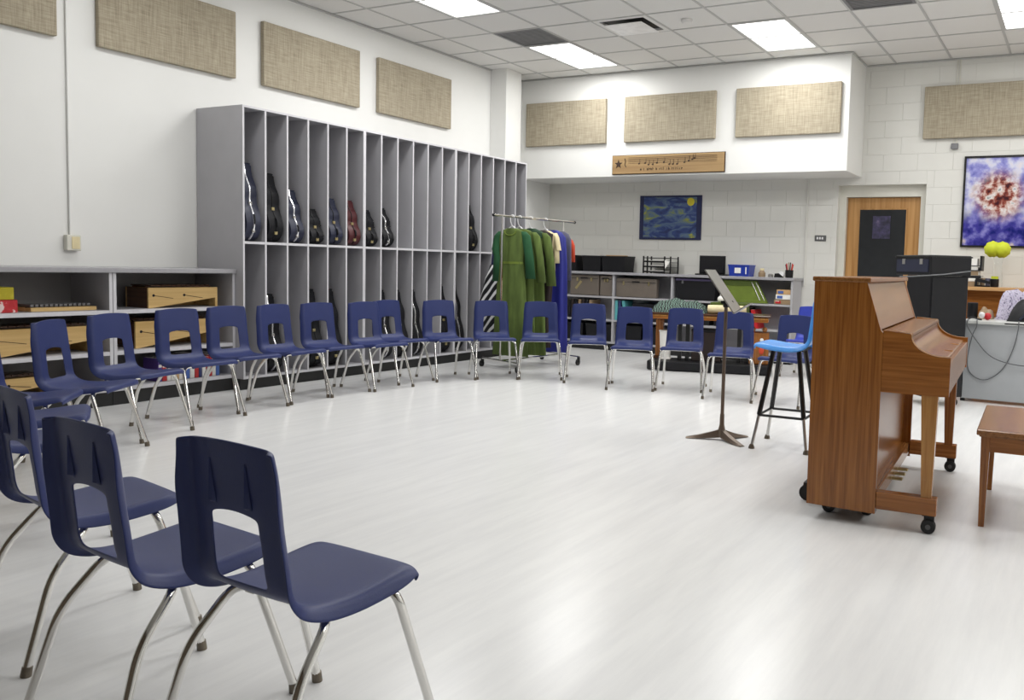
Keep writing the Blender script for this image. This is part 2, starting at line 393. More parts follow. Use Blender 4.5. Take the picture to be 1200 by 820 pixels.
# wall angle moulding along the ceiling edge
struct('trim_1', box(nb(), XW, XW + .02, YF, YB, ZC - .018, ZC - .005), M['grid'])
bm = nb(); box(bm, XW + .02, -2.50, YS - .02, YS, ZC - .018, ZC - .005); box(bm, -2.52, -2.50, YS, YB, ZC - .018, ZC - .005); box(bm, -2.50, XR, YB - .02, YB, ZC - .018, ZC - .005)
struct('trim_2', bm, M['grid'])
bm = nb(); box(bm, XW, DX0, YB - .008, YB, 0, .1); box(bm, DX1, XR, YB - .008, YB, 0, .1); struct('baseboard_back', bm, M['toe'])
struct('baseboard_right', box(nb(), XR - .008, XR, YF, YB, 0, .1), M['toe'])
# ceiling lights
LB = {(-6.01, 8.466): 'recessed ceiling light panel nearest the left rear corner, beside the grey grille', (-6.01, 5.998): 'recessed ceiling light panel at the top edge above the tall lockers',
      (-3.446, 8.466): 'recessed ceiling light panel above the right end of the white soffit', (-.882, 8.466): 'recessed ceiling light panel cut off at the top right corner of the picture'}
proto_lamp = None
for i, j in lamps:
    x0, x1, y0, y1 = GX[i], GX[i + 1], GY[j], GY[j + 2]
    key = min(LB, key=lambda k: abs(k[0] - x0) + abs(k[1] - y0)); vis = abs(key[0] - x0) + abs(key[1] - y0) < .1
    lab = LB[key] if vis else 'recessed ceiling light panel outside the picture, over the nearer or right part of the room'
    if proto_lamp is None:
        proto_lamp = t = thing('ceiling_light', lab, 'ceiling light', (x0, y0, ZC), 0, 'ceiling light panels')
        W, L = x1 - x0, y1 - y0
        bm = nb(); box(bm, 0, W, 0, .035, -.008, .02); box(bm, 0, W, L - .035, L, -.008, .02); box(bm, 0, .035, .035, L - .035, -.008, .02); box(bm, W - .035, W, .035, L - .035, -.008, .02)
        obj('frame', bm, M['grid'], t, world=False)
        obj('diffuser', box(nb(), .035, W - .035, .035, L - .035, 0, .015), M['lens'], t, world=False)
    else: t = dup(proto_lamp, None, (x0, y0, ZC), 0, lab)
    ld = bpy.data.lights.new('lamp', 'AREA'); ld.shape = 'RECTANGLE'; ld.size = .55; ld.size_y = 1.14
    ld.energy = LAMP_W * LAMP_K.get((round(x0, 1), round(y0, 1)), 1.); ld.color = (1, .998, .985)
    lo = bpy.data.objects.new('lamp_light', ld); COL.objects.link(lo); lo.location = ((x0 + x1) / 2, (y0 + y1) / 2, ZC - .02)
# vents
def grille(x, y, lab):
    i, j = cell(x, y); x0, x1, y0, y1 = GX[i] + .012, GX[i + 1] - .012, GY[j] + .012, GY[j + 1] - .012
    t = thing('air_grille', lab, 'vent', (x0, y0, ZC))
    bm = nb(); box(bm, x0, x1, y0, y0 + .03, ZC - .006, ZC + .02); box(bm, x0, x1, y1 - .03, y1, ZC - .006, ZC + .02); box(bm, x0, x0 + .03, y0 + .03, y1 - .03, ZC - .006, ZC + .02); box(bm, x1 - .03, x1, y0 + .03, y1 - .03, ZC - .006, ZC + .02)
    obj('frame', bm, M['vent'], t); obj('back_plate', box(nb(), x0, x1, y0, y1, ZC + .02, ZC + .028), M['vent'], t)
    s0 = None
    for k in range(14):
        yy = y0 + .05 + k * (y1 - y0 - .1) / 13
        obj('slat', box(nb(), x0 + .03, x1 - .03, yy - .012, yy + .012, ZC + .001, ZC + .006), M['vent'], t)
grille(*VENTS[0], 'dark grey return air grille in the ceiling before the rear left light'); grille(*VENTS[1], 'grey return air grille at the top edge right of the middle light')
i, j = cell(*DIFF[0]); x0, x1, y0, y1 = GX[i], GX[i + 1], GY[j], GY[j + 1]
t = thing('air_diffuser', 'white ceiling air diffuser with a dropped square plate and dark gap', 'vent', (x0, y0, ZC))
bm = nb(); box(bm, x0 + .012, x1 - .012, y0 + .012, y1 - .012, ZC + .022, ZC + .03); obj('throat', bm, M['black'], t)
bm = nb()
for s, (a, b, c, d) in enumerate(((x0 + .01, x1 - .01, y0 + .01, y0 + .06), (x0 + .01, x1 - .01, y1 - .06, y1 - .01), (x0 + .01, x0 + .06, y0 + .06, y1 - .06), (x1 - .06, x1 - .01, y0 + .06, y1 - .06))): box(bm, a, b, c, d, ZC - .004, ZC + .022)
obj('frame', bm, M['tile'], t)
obj('plate', box(nb(), x0 + .1, x1 - .1, y0 + .1, y1 - .1, ZC - .035, ZC - .028, .002), M['white'], t)
bm = nb(); cyl(bm, ((x0 + x1) / 2, (y0 + y1) / 2, ZC - .03), ((x0 + x1) / 2, (y0 + y1) / 2, ZC + .025), .03); obj('hanger_stem', bm, M['white'], t)
bm = nb(); lathe(bm, (-3.77, 8.16, ZC), [(.06, 0), (.06, -.02), (.045, -.04), (.02, -.045)], 16); tag(obj('smoke_detector', bm, M['tile'], smooth=True), 'small round smoke detector on the ceiling right of the diffuser', 'detector')
# ---------------------------------------------------------------- door and frame
t = struct('door_1', box(nb(), -2.712, -1.812, YB + .17, YB + .215, .01, 2.135), M['door_oak'])
bm = nb(); box(bm, -2.565, -1.97, YB + .155, YB + .17, .28, 2.0); g = obj('glazing_bead', bm, M['door_oak'], t)
obj('pane', box(nb(), -2.55, -1.985, YB + .150, YB + .158, .30, 1.985), M['glass_dark'], t)
obj('notice', box(nb(), -2.385, -2.17, YB + .145, YB + .150, 1.625, 1.905), M['note'], t)
bm = nb(); cyl(bm, (-1.86, YB + .17, 1.0), (-1.86, YB + .11, 1.0), .012); cyl(bm, (-1.86, YB + .11, 1.0), (-1.98, YB + .11, 1.0), .01); obj('door_handle', bm, M['steel'], t)
bm = nb(); box(bm, DX0, -2.715, YB + .1, YB + .25, 0, DZ); box(bm, -1.809, DX1, YB + .1, YB + .25, 0, DZ); box(bm, -2.715, -1.809, YB + .1, YB + .25, 2.14, DZ)
bev = struct('trim_3', bm, M['trim'])
struct('wall_beyond', box(nb(), -3.1, -1.4, YB + .9, YB + 1.0, 0, 2.6), M['glass_dark'])
# ---------------------------------------------------------------- wall panels
def panel(lab, x0, x1, y0, y1, z0, z1):
    bm = nb(); box(bm, x0, x1, y0, y1, z0, z1, .008, 2)
    return tag(obj('acoustic_panel', bm, M['burlap'], loc=((x0 + x1) / 2, (y0 + y1) / 2, z0)), lab, 'wall panel', 'fabric acoustic panels')
for lab, y0, y1 in (('tan fabric acoustic panel cut off by the top left corner of the picture', 2.64, 3.87), ('tan fabric acoustic panel on the left wall above the low shelf end', 4.18, 5.43),
                    ('tan fabric acoustic panel on the left wall, middle one over the tall lockers', 5.73, 6.96), ('tan fabric acoustic panel on the left wall nearest the corner pilaster', 7.24, 8.47)):
    panel(lab, XW + .002, XW + .05, y0, y1, 2.825, 3.43)
for lab, x0, x1 in (('tan fabric acoustic panel on the soffit beside the left corner', -7.03, -5.75), ('tan fabric acoustic panel on the soffit above the carved wooden sign', -5.47, -4.18), ('tan fabric acoustic panel on the soffit at its right end', -3.91, -2.61)):
    panel(lab, x0, x1, YS - .05, YS - .002, 2.81, 3.40)
panel('tan fabric acoustic panel high on the rear wall above the framed poster', -1.80, -.52, YB - .065, YB - .017, 2.808, 3.42)
# carved sign
t = thing('wooden_sign', 'long carved wooden sign with a star and music staff on the soffit edge', 'sign', (-4.85, YS, 2.4))
obj('board', box(nb(), -5.64, -4.05, YS - .03, YS, 2.402, 2.64, .004), M['plaque'], t)
obj('board_edge', box(nb(), -5.65, -4.04, YS - .012, YS, 2.394, 2.648), M['engrave'], t)
def star(bm, cx, cz, r, y0, y1):
    prism(bm, [(cx + math.sin(2 * PI * k / 10) * (r if k % 2 == 0 else r * .4), cz + math.cos(2 * PI * k / 10) * (r if k % 2 == 0 else r * .4)) for k in range(10)], 'xz', y0, y1)
bm = nb(); star(bm, -5.545, 2.53, .062, YS - .034, YS - .029); obj('star', bm, M['engrave'], t)
bm = nb()
for k in range(5): box(bm, -5.40, -4.14, YS - .0325, YS - .029, 2.535 + k * .018, 2.538 + k * .018)
tube(bm, [(-5.43, YS - .032, 2.49), (-5.45, YS - .032, 2.52), (-5.44, YS - .032, 2.56), (-5.452, YS - .032, 2.60)], .006, 6)
obj('staff', bm, M['engrave'], t)
bm = nb()
for x, z, st in ((-5.24, 2.53, 1), (-5.15, 2.535, 1), (-5.10, 2.515, 1), (-5.04, 2.515, 1), (-4.98, 2.533, 1), (-4.88, 2.537, 1), (-4.80, 2.512, 1), (-4.75, 2.512, 1), (-4.69, 2.512, 1), (-4.59, 2.53, 1), (-4.53, 2.548, 1), (-4.48, 2.566, 1), (-4.45, 2.575, 1)):
    ball(bm, (x, YS - .031, z), .013, 1.2, .3, .85, 8); box(bm, x + .010, x + .014, YS - .033, YS - .029, z, z + .06)
obj('notes', bm, M['engrave'], t)
bm = nb(); xx = -5.22; rr = random.Random(3)
for wd in (1, 1, 4, 1, 3, 2, 6):                                    # the worn lettering under the staff, no longer readable
    for k in range(wd):
        h = rr.choice((.022, .030, .036)); box(bm, xx, xx + .006, YS - .0325, YS - .029, 2.442, 2.442 + h)
        if rr.random() < .7: box(bm, xx, xx + .016, YS - .0325, YS - .029, 2.442 + rr.choice((0, .011, .018)), 2.446 + .018)
        xx += .027
    xx += .022
obj('lettering', bm, M['engrave'], t)
# painting and poster
t = thing('painting', 'deep blue abstract painting with a yellow disc on the rear wall under the soffit', 'painting', (-5.13, YB, 1.57))
obj('canvas', box(nb(), -5.605, -4.66, YB - .02, YB, 1.572, 2.18, .003), M['navycloth'], t)
obj('picture', box(nb(), -5.54, -4.73, YB - .023, YB - .019, 1.60, 2.155), M['painting'], t)
bm = nb(); lathe(bm, (-4.82, YB - .0235, 2.09), [(.055, 0), (.055, -.001), (.02, -.0015)], 18, 'y'); obj('yellow_disc', bm, M['yellow'], t)
t = thing('framed_poster', 'black framed poster in lilac, blue and warm tones at the right edge', 'poster', (-.95, YB, 1.53))
bm = nb(); x0, x1, z0, z1 = -1.315, -.53, 1.53, 2.59
box(bm, x0, x1, YB - .03, YB, z0, z0 + .022); box(bm, x0, x1, YB - .03, YB, z1 - .022, z1); box(bm, x0, x0 + .022, YB - .03, YB, z0 + .022, z1 - .022); box(bm, x1 - .022, x1, YB - .03, YB, z0 + .022, z1 - .022)
obj('frame', bm, M['blackm'], t)
obj('print', box(nb(), x0 + .02, x1 - .02, YB - .016, YB - .004, z0 + .02, z1 - .02), M['print'], t)
# conduits and plates
t = thing('conduit', 'thin painted conduit running down the left wall to an outlet box', 'conduit', (XW, 3.955, 1.19))
bm = nb(); cyl(bm, (XW + .012, 3.955, 1.31), (XW + .012, 3.955, ZC - .01), .008); obj('pipe', bm, M['wall'], t, smooth=True)
ob = obj('outlet_box', box(nb(), XW, XW + .05, 3.91, 4.02, 1.19, 1.315, .005), M['trim'], t); obj('outlet_cover', box(nb(), XW + .05, XW + .054, 3.945, 4.005, 1.205, 1.30), M['cream'], ob)
bm = nb(); cyl(bm, (-3.19, YB - .012, 1.0), (-3.19, YB - .012, 2.372), .010); tag(obj('conduit', bm, M['block'], smooth=True, loc=(-3.19, YB, 1.0)), 'painted conduit rising to the soffit left of the door', 'conduit')
t = thing('conduit', 'pair of thin conduits above and below the panel beside the poster', 'conduit', (-1.43, YB, 2.68))
for x in (-1.452, -1.418):
    bm = nb(); cyl(bm, (x, YB - .01, 2.74), (x, YB - .01, ZC - .01), .006, n=8); obj('pipe', bm, M['trim'], t, smooth=True)
obj('junction_box', box(nb(), -1.475, -1.395, YB - .045, YB, 2.68, 2.745, .005), M['vent'], t)
t = thing('switch_plate', 'small dark grey switch plate on the wall left of the door', 'switch', (-3.0, YB, 1.575))
obj('plate', box(nb(), -3.078, -2.93, YB - .01, YB, 1.578, 1.652, .003), M['switch'], t)
for k in range(3): obj('switch', box(nb(), -3.05 + k * .032, -3.03 + k * .032, YB - .016, YB - .01, 1.60, 1.63), M['white'], t)
# ---------------------------------------------------------------- tall lockers
XF = -6.52; PITCH_B = .2361; Y0 = 5.05
isx = lambda n: n.x > .9
def locker(k):
    y0 = Y0 + k * 6 * PITCH_B; y1 = y0 + 6 * PITCH_B
    t = thing('locker_unit', ['tall grey instrument locker unit nearest the low shelf, six bays wide', 'tall grey instrument locker unit in the middle of the three', 'tall grey instrument locker unit at the far end behind the clothes rack'][k], 'shelf unit', (-6.83, (y0 + y1) / 2, 0), 0, 'tall grey instrument lockers')
    def P(n, *b):
        o = obj(n, box(nb(), *b), [M['grey'], M['edge']], t); edge_faces(o, isx); return o
    xb = XW + .01
    P('side_panel', xb, XF, y0, y0 + .018, .1, 2.488); P('side_panel', xb, XF, y1 - .018, y1, .1, 2.488)
    P('top_panel', xb, XF, y0 + .018, y1 - .018, 2.47, 2.488); P('bottom_panel', xb, XF, y0 + .018, y1 - .018, .10, .122)
    P('back_panel', xb, xb + .012, y0 + .018, y1 - .018, .122, 2.47)
    obj('toe_kick', box(nb(), xb, -6.565, y0, y1, 0, .1), M['toe'], t)
    for i in range(6):
        ya = y0 + i * PITCH_B
        if i: P('divider', xb + .012, XF - .001, ya - .009, ya + .009, .122, 2.47)
        P('shelf', xb + .012, XF - .002, ya + (.018 if i == 0 else .009), ya + PITCH_B - (.018 if i == 5 else .009), 1.293, 1.315)
for k in range(3): locker(k)
# ---------------------------------------------------------------- low shelf
XL = -6.62
def low_unit(y0, y1, lab):
    t = thing('low_shelf_unit', lab, 'shelf unit', (-6.88, (y0 + y1) / 2, 0), 0, 'low grey open shelf units')
    def P(n, *b):
        o = obj(n, box(nb(), *b), [M['grey'], M['edge']], t); edge_faces(o, isx); return o
    xb = XW + .005
    P('side_panel', xb, XL, y0, y0 + .025, .11, 1.03); P('side_panel', xb, XL, y1 - .025, y1, .11, 1.03)
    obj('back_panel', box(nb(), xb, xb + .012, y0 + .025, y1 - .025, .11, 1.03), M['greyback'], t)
    for z in (.11, .392, .712): P('shelf', xb + .012, XL - .002, y0 + .025, y1 - .025, z, z + .03)
    obj('toe_kick', box(nb(), xb, -6.64, y0, y1, 0, .11), M['toe'], t)
low_unit(3.98, 5.045, 'low grey open shelf unit touching the tall lockers'); low_unit(2.35, 3.975, 'low grey open shelf unit cut by the left picture edge')
bm = nb(); box(bm, XW + .002, -6.60, 2.3, 5.046, 1.03, 1.068, .004)
tag(obj('worktop', bm, M['counter'], loc=(-6.87, 3.7, 1.03)), 'long grey laminate top lying over the low shelf units', 'worktop')
# ---------------------------------------------------------------- chairs
def shell_mesh(hole=True, ws=.203, wt=.174, top=.792, yb=-.182, zs=.429, yf=.212):
    """one moulded seat-and-back surface; rows run from the front lip up to the top of the back"""
    prof = [(yf + .004, zs - .034, .186), (yf + .007, zs - .014, .194), (yf - .006, zs, ws - .004), (yf - .05, zs + .002, ws + .003), (.08, zs - .008, ws + .004), (0, zs - .016, ws), (-.07, zs - .014, ws - .006),
            (-.112, zs - .004, ws - .010), (-.136, zs + .010, ws - .011), (-.147, zs + .028, ws - .012), (-.150, zs + .055, ws - .013), (-.153, zs + .09, ws - .015), (-.158, zs + .135, ws - .017), (-.162, zs + .168, ws - .019),
            (-.164, zs + .186, ws - .020), (-.170, zs + .240, wt + .010), (-.176, zs + .300, wt + .004), (yb + .002, top - .03, wt - .002), (yb, top - .013, wt - .005), (yb - .001, top - .003, wt - .012), (yb - .003, top, wt - .022)]
    cols = [-1, -.97, -.92, -.84, -.7, -.58, -.45, -.30, -.15, 0, .15, .30, .45, .58, .7, .84, .92, .97, 1]
    bm = nb(); g = []
    n = len(prof)
    for i, (y, z, hw) in enumerate(prof):
        a = prof[max(i - 1, 0)]; b = prof[min(i + 1, n - 1)]
        ty, tz = b[0] - a[0], b[1] - a[1]; l = math.hypot(ty, tz); ny, nz = tz / l, -ty / l        # normal to the underside / rear
        if ny * -1 < 0 and i > 8: ny, nz = -abs(ny), nz
        if i <= 7: ny, nz = (0, -1)
        elif i == 8: ny, nz = (-.6, -.8)
        else: ny, nz = (-1, 0)
        row = []
        for s in cols:
            f = max(0, (abs(s) - .84) / .16); d = (.006 if i <= 1 else .018 if i == 2 else .034 if i <= 15 else .026) * f ** 1.6
            dish = (.010 * (1 - s * s) if 3 <= i <= 7 else 0); bk = .014 * (1 - s * s) if i >= 10 else .007 * (1 - s * s) if i in (8, 9) else 0
            zz = z + nz * d - dish - (.010 * s * s if i >= 19 else 0) - (.004 * s * s if i in (0, 1) else 0)
            yy = y + ny * d - bk - (.016 * s ** 6 if i <= 2 else .006 * s ** 6 if i == 3 else 0)
            row.append(bm.verts.new((hw * s, yy, zz)))
        g.append(row)
    for i in range(n - 1):
        for j in range(len(cols) - 1):
            if hole and 9 <= i <= 13 and 6 <= j <= 11: continue
            bm.faces.new((g[i][j], g[i][j + 1], g[i + 1][j + 1], g[i + 1][j]))
    if hole:   # arch the upper edge of the opening
        for j in (7, 8, 9, 10, 11): g[14][j].co.z += .012 * (1 - ((j - 9) / 3) ** 2)
        g[13][6].co.x += .004; g[13][12].co.x -= .004
    lone = [v for v in bm.verts if not v.link_faces]
    for v in lone: bm.verts.remove(v)
    return bm
def ribs(bm, s):
    if 1:
        x = s * .062
        prof = [(.640, .0), (.648, .012), (.69, .007), (.745, .001)]
        vs = []
        for z, d in prof:
            y = -.164 - (z - .62) * .10 - .0205
            vs.append((bm.verts.new((x - .010 * (1 - (z - .640) * 8), y, z)), bm.verts.new((x, y - d, z)), bm.verts.new((x + .010 * (1 - (z - .640) * 8), y, z))))
        for a, b in zip(vs, vs[1:]):
            bm.faces.new((a[0], a[1], b[1], b[0])); bm.faces.new((a[1], a[2], b[2], b[1]))
    return bm
def solid(o, th=.006, lv=2):
    m = o.modifiers.new('solid', 'SOLIDIFY'); m.thickness = th; m.offset = -1
    s = o.modifiers.new('sub', 'SUBSURF'); s.levels = lv; s.render_levels = lv
    o.data.polygons.foreach_set('use_smooth', [True] * len(o.data.polygons))
def make_chair(label, mat):
    t = thing('classroom_chair', label, 'chair', (0, 0, 0), 0, 'classroom chairs in the circle')
    sh = obj('seat_shell', shell_mesh(), mat, t); solid(sh, .006)
    for s in (-1, 1): obj('rear_rib', ribs(nb(), s), mat, sh, smooth=True, ang=1.2)
    zt = .394
    front = fillet([(-.224, .233, .012), (-.196, .118, zt), (0, .118, zt)], .05, 6)
    for s in (-1, 1):
        bm = nb(); tube(bm, [(p.x * -s, p.y, p.z) for p in front], .0115, 10); o = obj('front_leg', bm, M['chrome'], t, smooth=True, ang=1.2)
        bm = nb(); d = Vector((-.224 * -s, .233, 0)); cyl(bm, d, d + Vector((0, -.003, .028)), .0145, .0135, 12); obj('foot_glide', bm, M['cap'], o, smooth=True)
    rear = fillet([(-.218, -.240, .012), (-.196, -.165, .265), (-.172, -.055, zt - .004), (0, -.055, zt - .006)], .055, 6)
    for s in (-1, 1):
        bm = nb(); tube(bm, [(p.x * -s, p.y, p.z) for p in rear], .0115, 10); o = obj('rear_leg', bm, M['chrome'], t, smooth=True, ang=1.2)
        bm = nb(); d = Vector((-.218 * -s, -.240, 0)); cyl(bm, d, d + Vector((0, .005, .028)), .0145, .0135, 12); obj('foot_glide', bm, M['cap'], o, smooth=True)
    bm = nb()
    for s in (-1, 1): box(bm, s * .10 - .016, s * .10 + .016, -.07, .12, .382, .388)
    obj('seat_bracket', bm, M['steel'], t)
    return t
CH = [(-5.15, 2.935, -56., 'navy plastic chair before the low shelf, with the wooden glockenspiel just above its back'),
 (-5.466, 3.429, -73.6, 'navy plastic chair before the low shelf, standing under the double divider of the shelf'),
 (-5.709, 4.027, -87.3, 'navy plastic chair before the low shelf, its back overlapping the big pale xylophone'),
 (-5.815, 4.505, -90.4, 'navy plastic chair in front of the joint between low shelf and tall lockers'),
 (-5.85, 4.99, -86.3, 'first navy plastic chair standing fully before the tall lockers, counted from the low shelf'),
 (-5.888, 5.46, -94., 'second navy plastic chair before the tall lockers, counted from the low shelf'),
 (-5.80, 5.925, -95.3, 'third navy plastic chair before the tall lockers, counted from the low shelf'),
 (-5.93, 6.36, -94.6, 'fourth navy plastic chair before the tall lockers, standing slightly closer to them than its neighbours'),
 (-5.70, 6.79, -113., 'fifth navy plastic chair before the tall lockers, two places left of the green dresses'),
 (-5.40, 7.17, -133., 'navy plastic chair in front of the black and white striped skirt'),
 (-5.02, 7.46, -146., 'navy plastic chair in front of the hanging green dresses, facing the picture'),
 (-4.50, 7.56, -150.5, 'navy plastic chair right of the royal blue robe, before the taupe cases'),
 (-3.895, 7.405, -156.8, 'navy plastic chair before the left end of the striped cloth on the covered table'),
 (-3.469, 7.654, -162.5, 'navy plastic chair below the striped cloth, left of the beige roll'),
 (-2.871, 7.444, -165.8, 'navy plastic chair directly behind the music stand pole'),
 (-2.324, 7.40, -185.7, 'navy plastic chair half hidden behind the sky blue stool'),
 (-1.648, 1.435, -2.4, 'navy plastic chair nearest the camera, seen from behind, seat pointing right'),
 (-2.110, 1.39, -5.1, 'navy plastic chair seen from behind, second from the camera, left of the nearest one'),
 (-2.745, 1.56, -10., 'navy plastic chair seen from behind, third from the camera, partly cut by the left edge'),
 (-3.863, 2.003, -22., 'navy plastic chair of which only the seat corner shows above the third nearest chair back'),
 (-4.379, 2.262, -31., 'navy plastic chair showing its seat only, between the left edge chairs'),
 (-4.96, 2.528, -43., 'navy plastic chair at the left edge, its back beside the red and yellow boxes')]
chair0 = make_chair(CH[0][3], M['navy'])
for i, (x, y, r, lab) in enumerate(CH):
    o = chair0 if i == 0 else dup(chair0)
    o.location = (x, y, 0); o.rotation_euler = (0, 0, math.radians(r)); o['label'] = lab
bc = make_chair('bright blue plastic chair behind the circle, by the right end of the rear shelf', M['brightblue'])
bc.location = (-2.74, 9.45, 0); bc.rotation_euler = (0, 0, math.radians(178)); del bc['group']
# ---------------------------------------------------------------- upright piano
PA = math.radians(3.5)
pn = thing('upright_piano', 'oak upright piano on casters with closed keyboard lid, side turned to the camera', 'piano', (-1.113, 4.019, 0), PA)
def PP(n, bm, mat, parent=pn, smooth=False, ang=.6): return obj(n, bm, mat, parent, world=False, smooth=smooth, ang=ang)
PL = 1.45
side = [(-.02, .072), (.305, .064), (.305, .915), (.292, .935), (.222, 1.152), (-.025, 1.152)]
for y in (0, PL - .03): PP('side_panel', prism(nb(), side, 'xz', y, y + .03), M['oakv'])
bm = nb(); box(bm, -.034, .238, -.008, PL + .008, 1.152, 1.174, .004); PP('lid', bm, M['oaky'])
bm = nb(); prism(bm, [(.205, 1.15), (.220, 1.15), (.290, .935), (.275, .93)], 'xz', .03, PL - .03); PP('upper_panel', bm, M['oaky'])
PP('back_panel', box(nb(), -.02, 0, .03, PL - .03, .1, 1.15), M['oakv'])
arm = [(.306, .645), (.606, .645), (.606, .822)] + [(.606 - .03, .8225)] + [(.43 + .146 * (1 - math.cos(a)), .915 - .092 * math.sin(a)) for a in [PI / 2 * (1 - k / 9) for k in range(10)]] + [(.43, .922), (.306, .932)]
for y in (-.002, PL - .043):
    o = PP('key_cheek', prism(nb(), arm, 'xz', y, y + .045), M['oakh'])
    rim = [(.306, .934), (.425, .926), (.432, .918)] + [(.43 + .146 * (1 - math.cos(a)), .917 - .092 * math.sin(a)) for a in [PI / 2 * k / 9 for k in range(1, 10)]] + [(.606, .8245)]
    bm = nb()
    for (a, b), (c, d) in zip(rim, rim[1:]):
        q = [bm.verts.new(p) for p in ((a, y, b), (c, y, d), (c, y + .045, d), (a, y + .045, b))]; bm.faces.new(q)
    bmesh.ops.solidify(bm, geom=bm.faces[:], thickness=.002); PP('cheek_cap', bm, M['lightwood'], o)
PP('key_bed', box(nb(), .29, .60, .043, PL - .043, .645, .675), M['oaky'])
PP('key_slip', box(nb(), .58, .604, .043, PL - .043, .66, .80, .003), M['oaky'])
PP('music_shelf', box(nb(), .274, .432, .043, PL - .043, .908, .926, .003), M['oaky'])
fall = [(.306, .79), (.582, .79), (.582, .806)] + [(.43 + .146 * (1 - math.cos(a)), .900 - .088 * math.sin(a)) for a in [PI / 2 * (1 - k / 9) for k in range(10)]] + [(.43, .907), (.306, .907)]
fb = PP('fallboard', prism(nb(), fall, 'xz', .046, PL - .046), M['oaky'], smooth=True, ang=.4)
for y in (.52, .98): PP('lid_seam', box(nb(), .535, .581, y, y + .006, .8115, .8165), M['lightwood'], fb)
PP('knee_panel', box(nb(), .235, .255, .03, PL - .03, .15, .645), M['oakv'])
PP('bottom_rail', box(nb(), .225, .30, .03, PL - .03, .085, .15), M['oaky'])
for y in (.005, PL - .075):
    bm = nb(); v = [bm.verts.new(p) for p in ((.487, y, .645), (.560, y, .645), (.560, y + .07, .645), (.487, y + .07, .645), (.507, y + .008, .168), (.553, y + .008, .168), (.553, y + .058, .168), (.507, y + .058, .168))]
    for f in ((0, 1, 2, 3), (7, 6, 5, 4), (0, 4, 5, 1), (1, 5, 6, 2), (2, 6, 7, 3), (3, 7, 4, 0)): bm.faces.new([v[k] for k in f])
    PP('leg', bm, M['oakleg'] if y < .5 else M['oakv'])
    PP('toe_block', box(nb(), .306, .578, y - .003, y + .065, .088, .168, .003), M['oakh'])
for k, y in enumerate((.60, .72, .84)):
    bm = nb(); box(bm, .255, .36, y - .02, y + .02, .10, .112, .004); PP('pedal', bm, M['brass'])
def caster(bm, x, y, r=.033, w=.026):
    for s in (-1, 1): lathe(bm, (x, y + s * .013, r), [(r * .55, -w / 4), (r * .97, -w / 4), (r, -w / 6), (r, w / 6), (r * .97, w / 4), (r * .55, w / 4)], 18, 'y')
    box(bm, x - .02, x + .025, y - .008, y + .008, r, r + .052)
    return bm
for x, y in ((.545, .03), (.545, PL - .04), (.06, .16), (.24, .20), (.20, PL - .1)):
    o = PP('caster', caster(nb(), x, y), M['rubber'], smooth=True)
    bm = nb(); lathe(bm, (x, y, .033), [(.011, -.022), (.012, -.0205), (.012, .0205), (.011, .022)], 12, 'y'); PP('hub', bm, M['switch'], o)
    PP('caster_plate', box(nb(), x - .028, x + .028, y - .024, y + .024, .0835, .0875), M['blackm'], o)
bm = nb(); caster(bm, -.085, .32, .042); caster(bm, -.085, 1.15, .042); box(bm, -.10, -.02, .28, 1.2, .082, .10); PP('rear_truck', bm, M['rubber'], smooth=True)
PP('dolly_bar', box(nb(), -.01, .30, .06, .10, .055, .085), M['blackm'])
# bench
t = thing('piano_bench', 'oak piano bench at the right edge beside the piano keyboard', 'bench', (-.405, 4.30, 0), math.radians(2.5))
def BP(n, bm, mat, p=t): return obj(n, bm, mat, p, world=False)
o = BP('seat', box(nb(), 0, .37, 0, .86, .445, .472, .004), M['oaky'])
BP('lid_edge', box(nb(), .012, .358, .012, .848, .437, .445), M['oaky'])
for a, b, c, d in ((.03, .34, .03, .048), (.03, .34, .812, .83), (.03, .048, .048, .812), (.322, .34, .048, .812)): BP('apron', box(nb(), a, b, c, d, .365, .437), M['oakh'])
for x in (.02, .31):
    for y in (.02, .80):
        bm = nb(); xa, xb = x, x + .042; v = [bm.verts.new(p) for p in ((xa, y, .437), (xb, y, .437), (xb, y + .042, .437), (xa, y + .042, .437), (xa + .008, y + .008, 0), (xb - .008, y + .008, 0), (xb - .008, y + .034, 0), (xa + .008, y + .034, 0))]
        for f in ((0, 1, 2, 3), (7, 6, 5, 4), (0, 4, 5, 1), (1, 5, 6, 2), (2, 6, 7, 3), (3, 7, 4, 0)): bm.faces.new([v[k] for k in f])
        BP('leg', bm, M['oakv'])
# stool
t = thing('drum_stool', 'tall stool with sky blue plastic seat and black legs behind the piano', 'stool', (-1.735, 5.585, 0), math.radians(93))
def SP(n, bm, mat, p=t, smooth=True): return obj(n, bm, mat, p, world=False, smooth=smooth)
o = SP('seat_shell', shell_mesh(False, .19, .17, 1.02, -.19, .712, .205), M['sky']); solid(o, .012)
bm = nb(); box(bm, -.12, .12, -.12, .12, .665, .682); SP('seat_plate', bm, M['blackm'], smooth=False)
for sx in (-1, 1):
    for sy in (-1, 1):
        top = Vector((sx * .085, sy * .085, .67)); bot = Vector((sx * .19, sy * .185, 0)); mid = top.lerp(bot, .66)
        o = SP('leg', cyl(nb(), top, mid, .0165, .0165, 10), M['blackm'])
        SP('leg_extension', cyl(nb(), mid, bot + Vector((0, 0, .01)), .011, .011, 10), M['steel'], o)
        bm = nb(); lathe(bm, (bot.x, bot.y, 0), [(.021, 0), (.02, .012), (.012, .03)], 12); SP('foot', bm, M['cap'], o)
q = [Vector((sx * .158, sy * .155, .225)) for sx, sy in ((-1, -1), (1, -1), (1, 1), (-1, 1))]
bm = nb()
for a, b in zip(q, q[1:] + q[:1]): cyl(bm, a, b, .009, n=8)
SP('foot_ring', bm, M['blackm'])
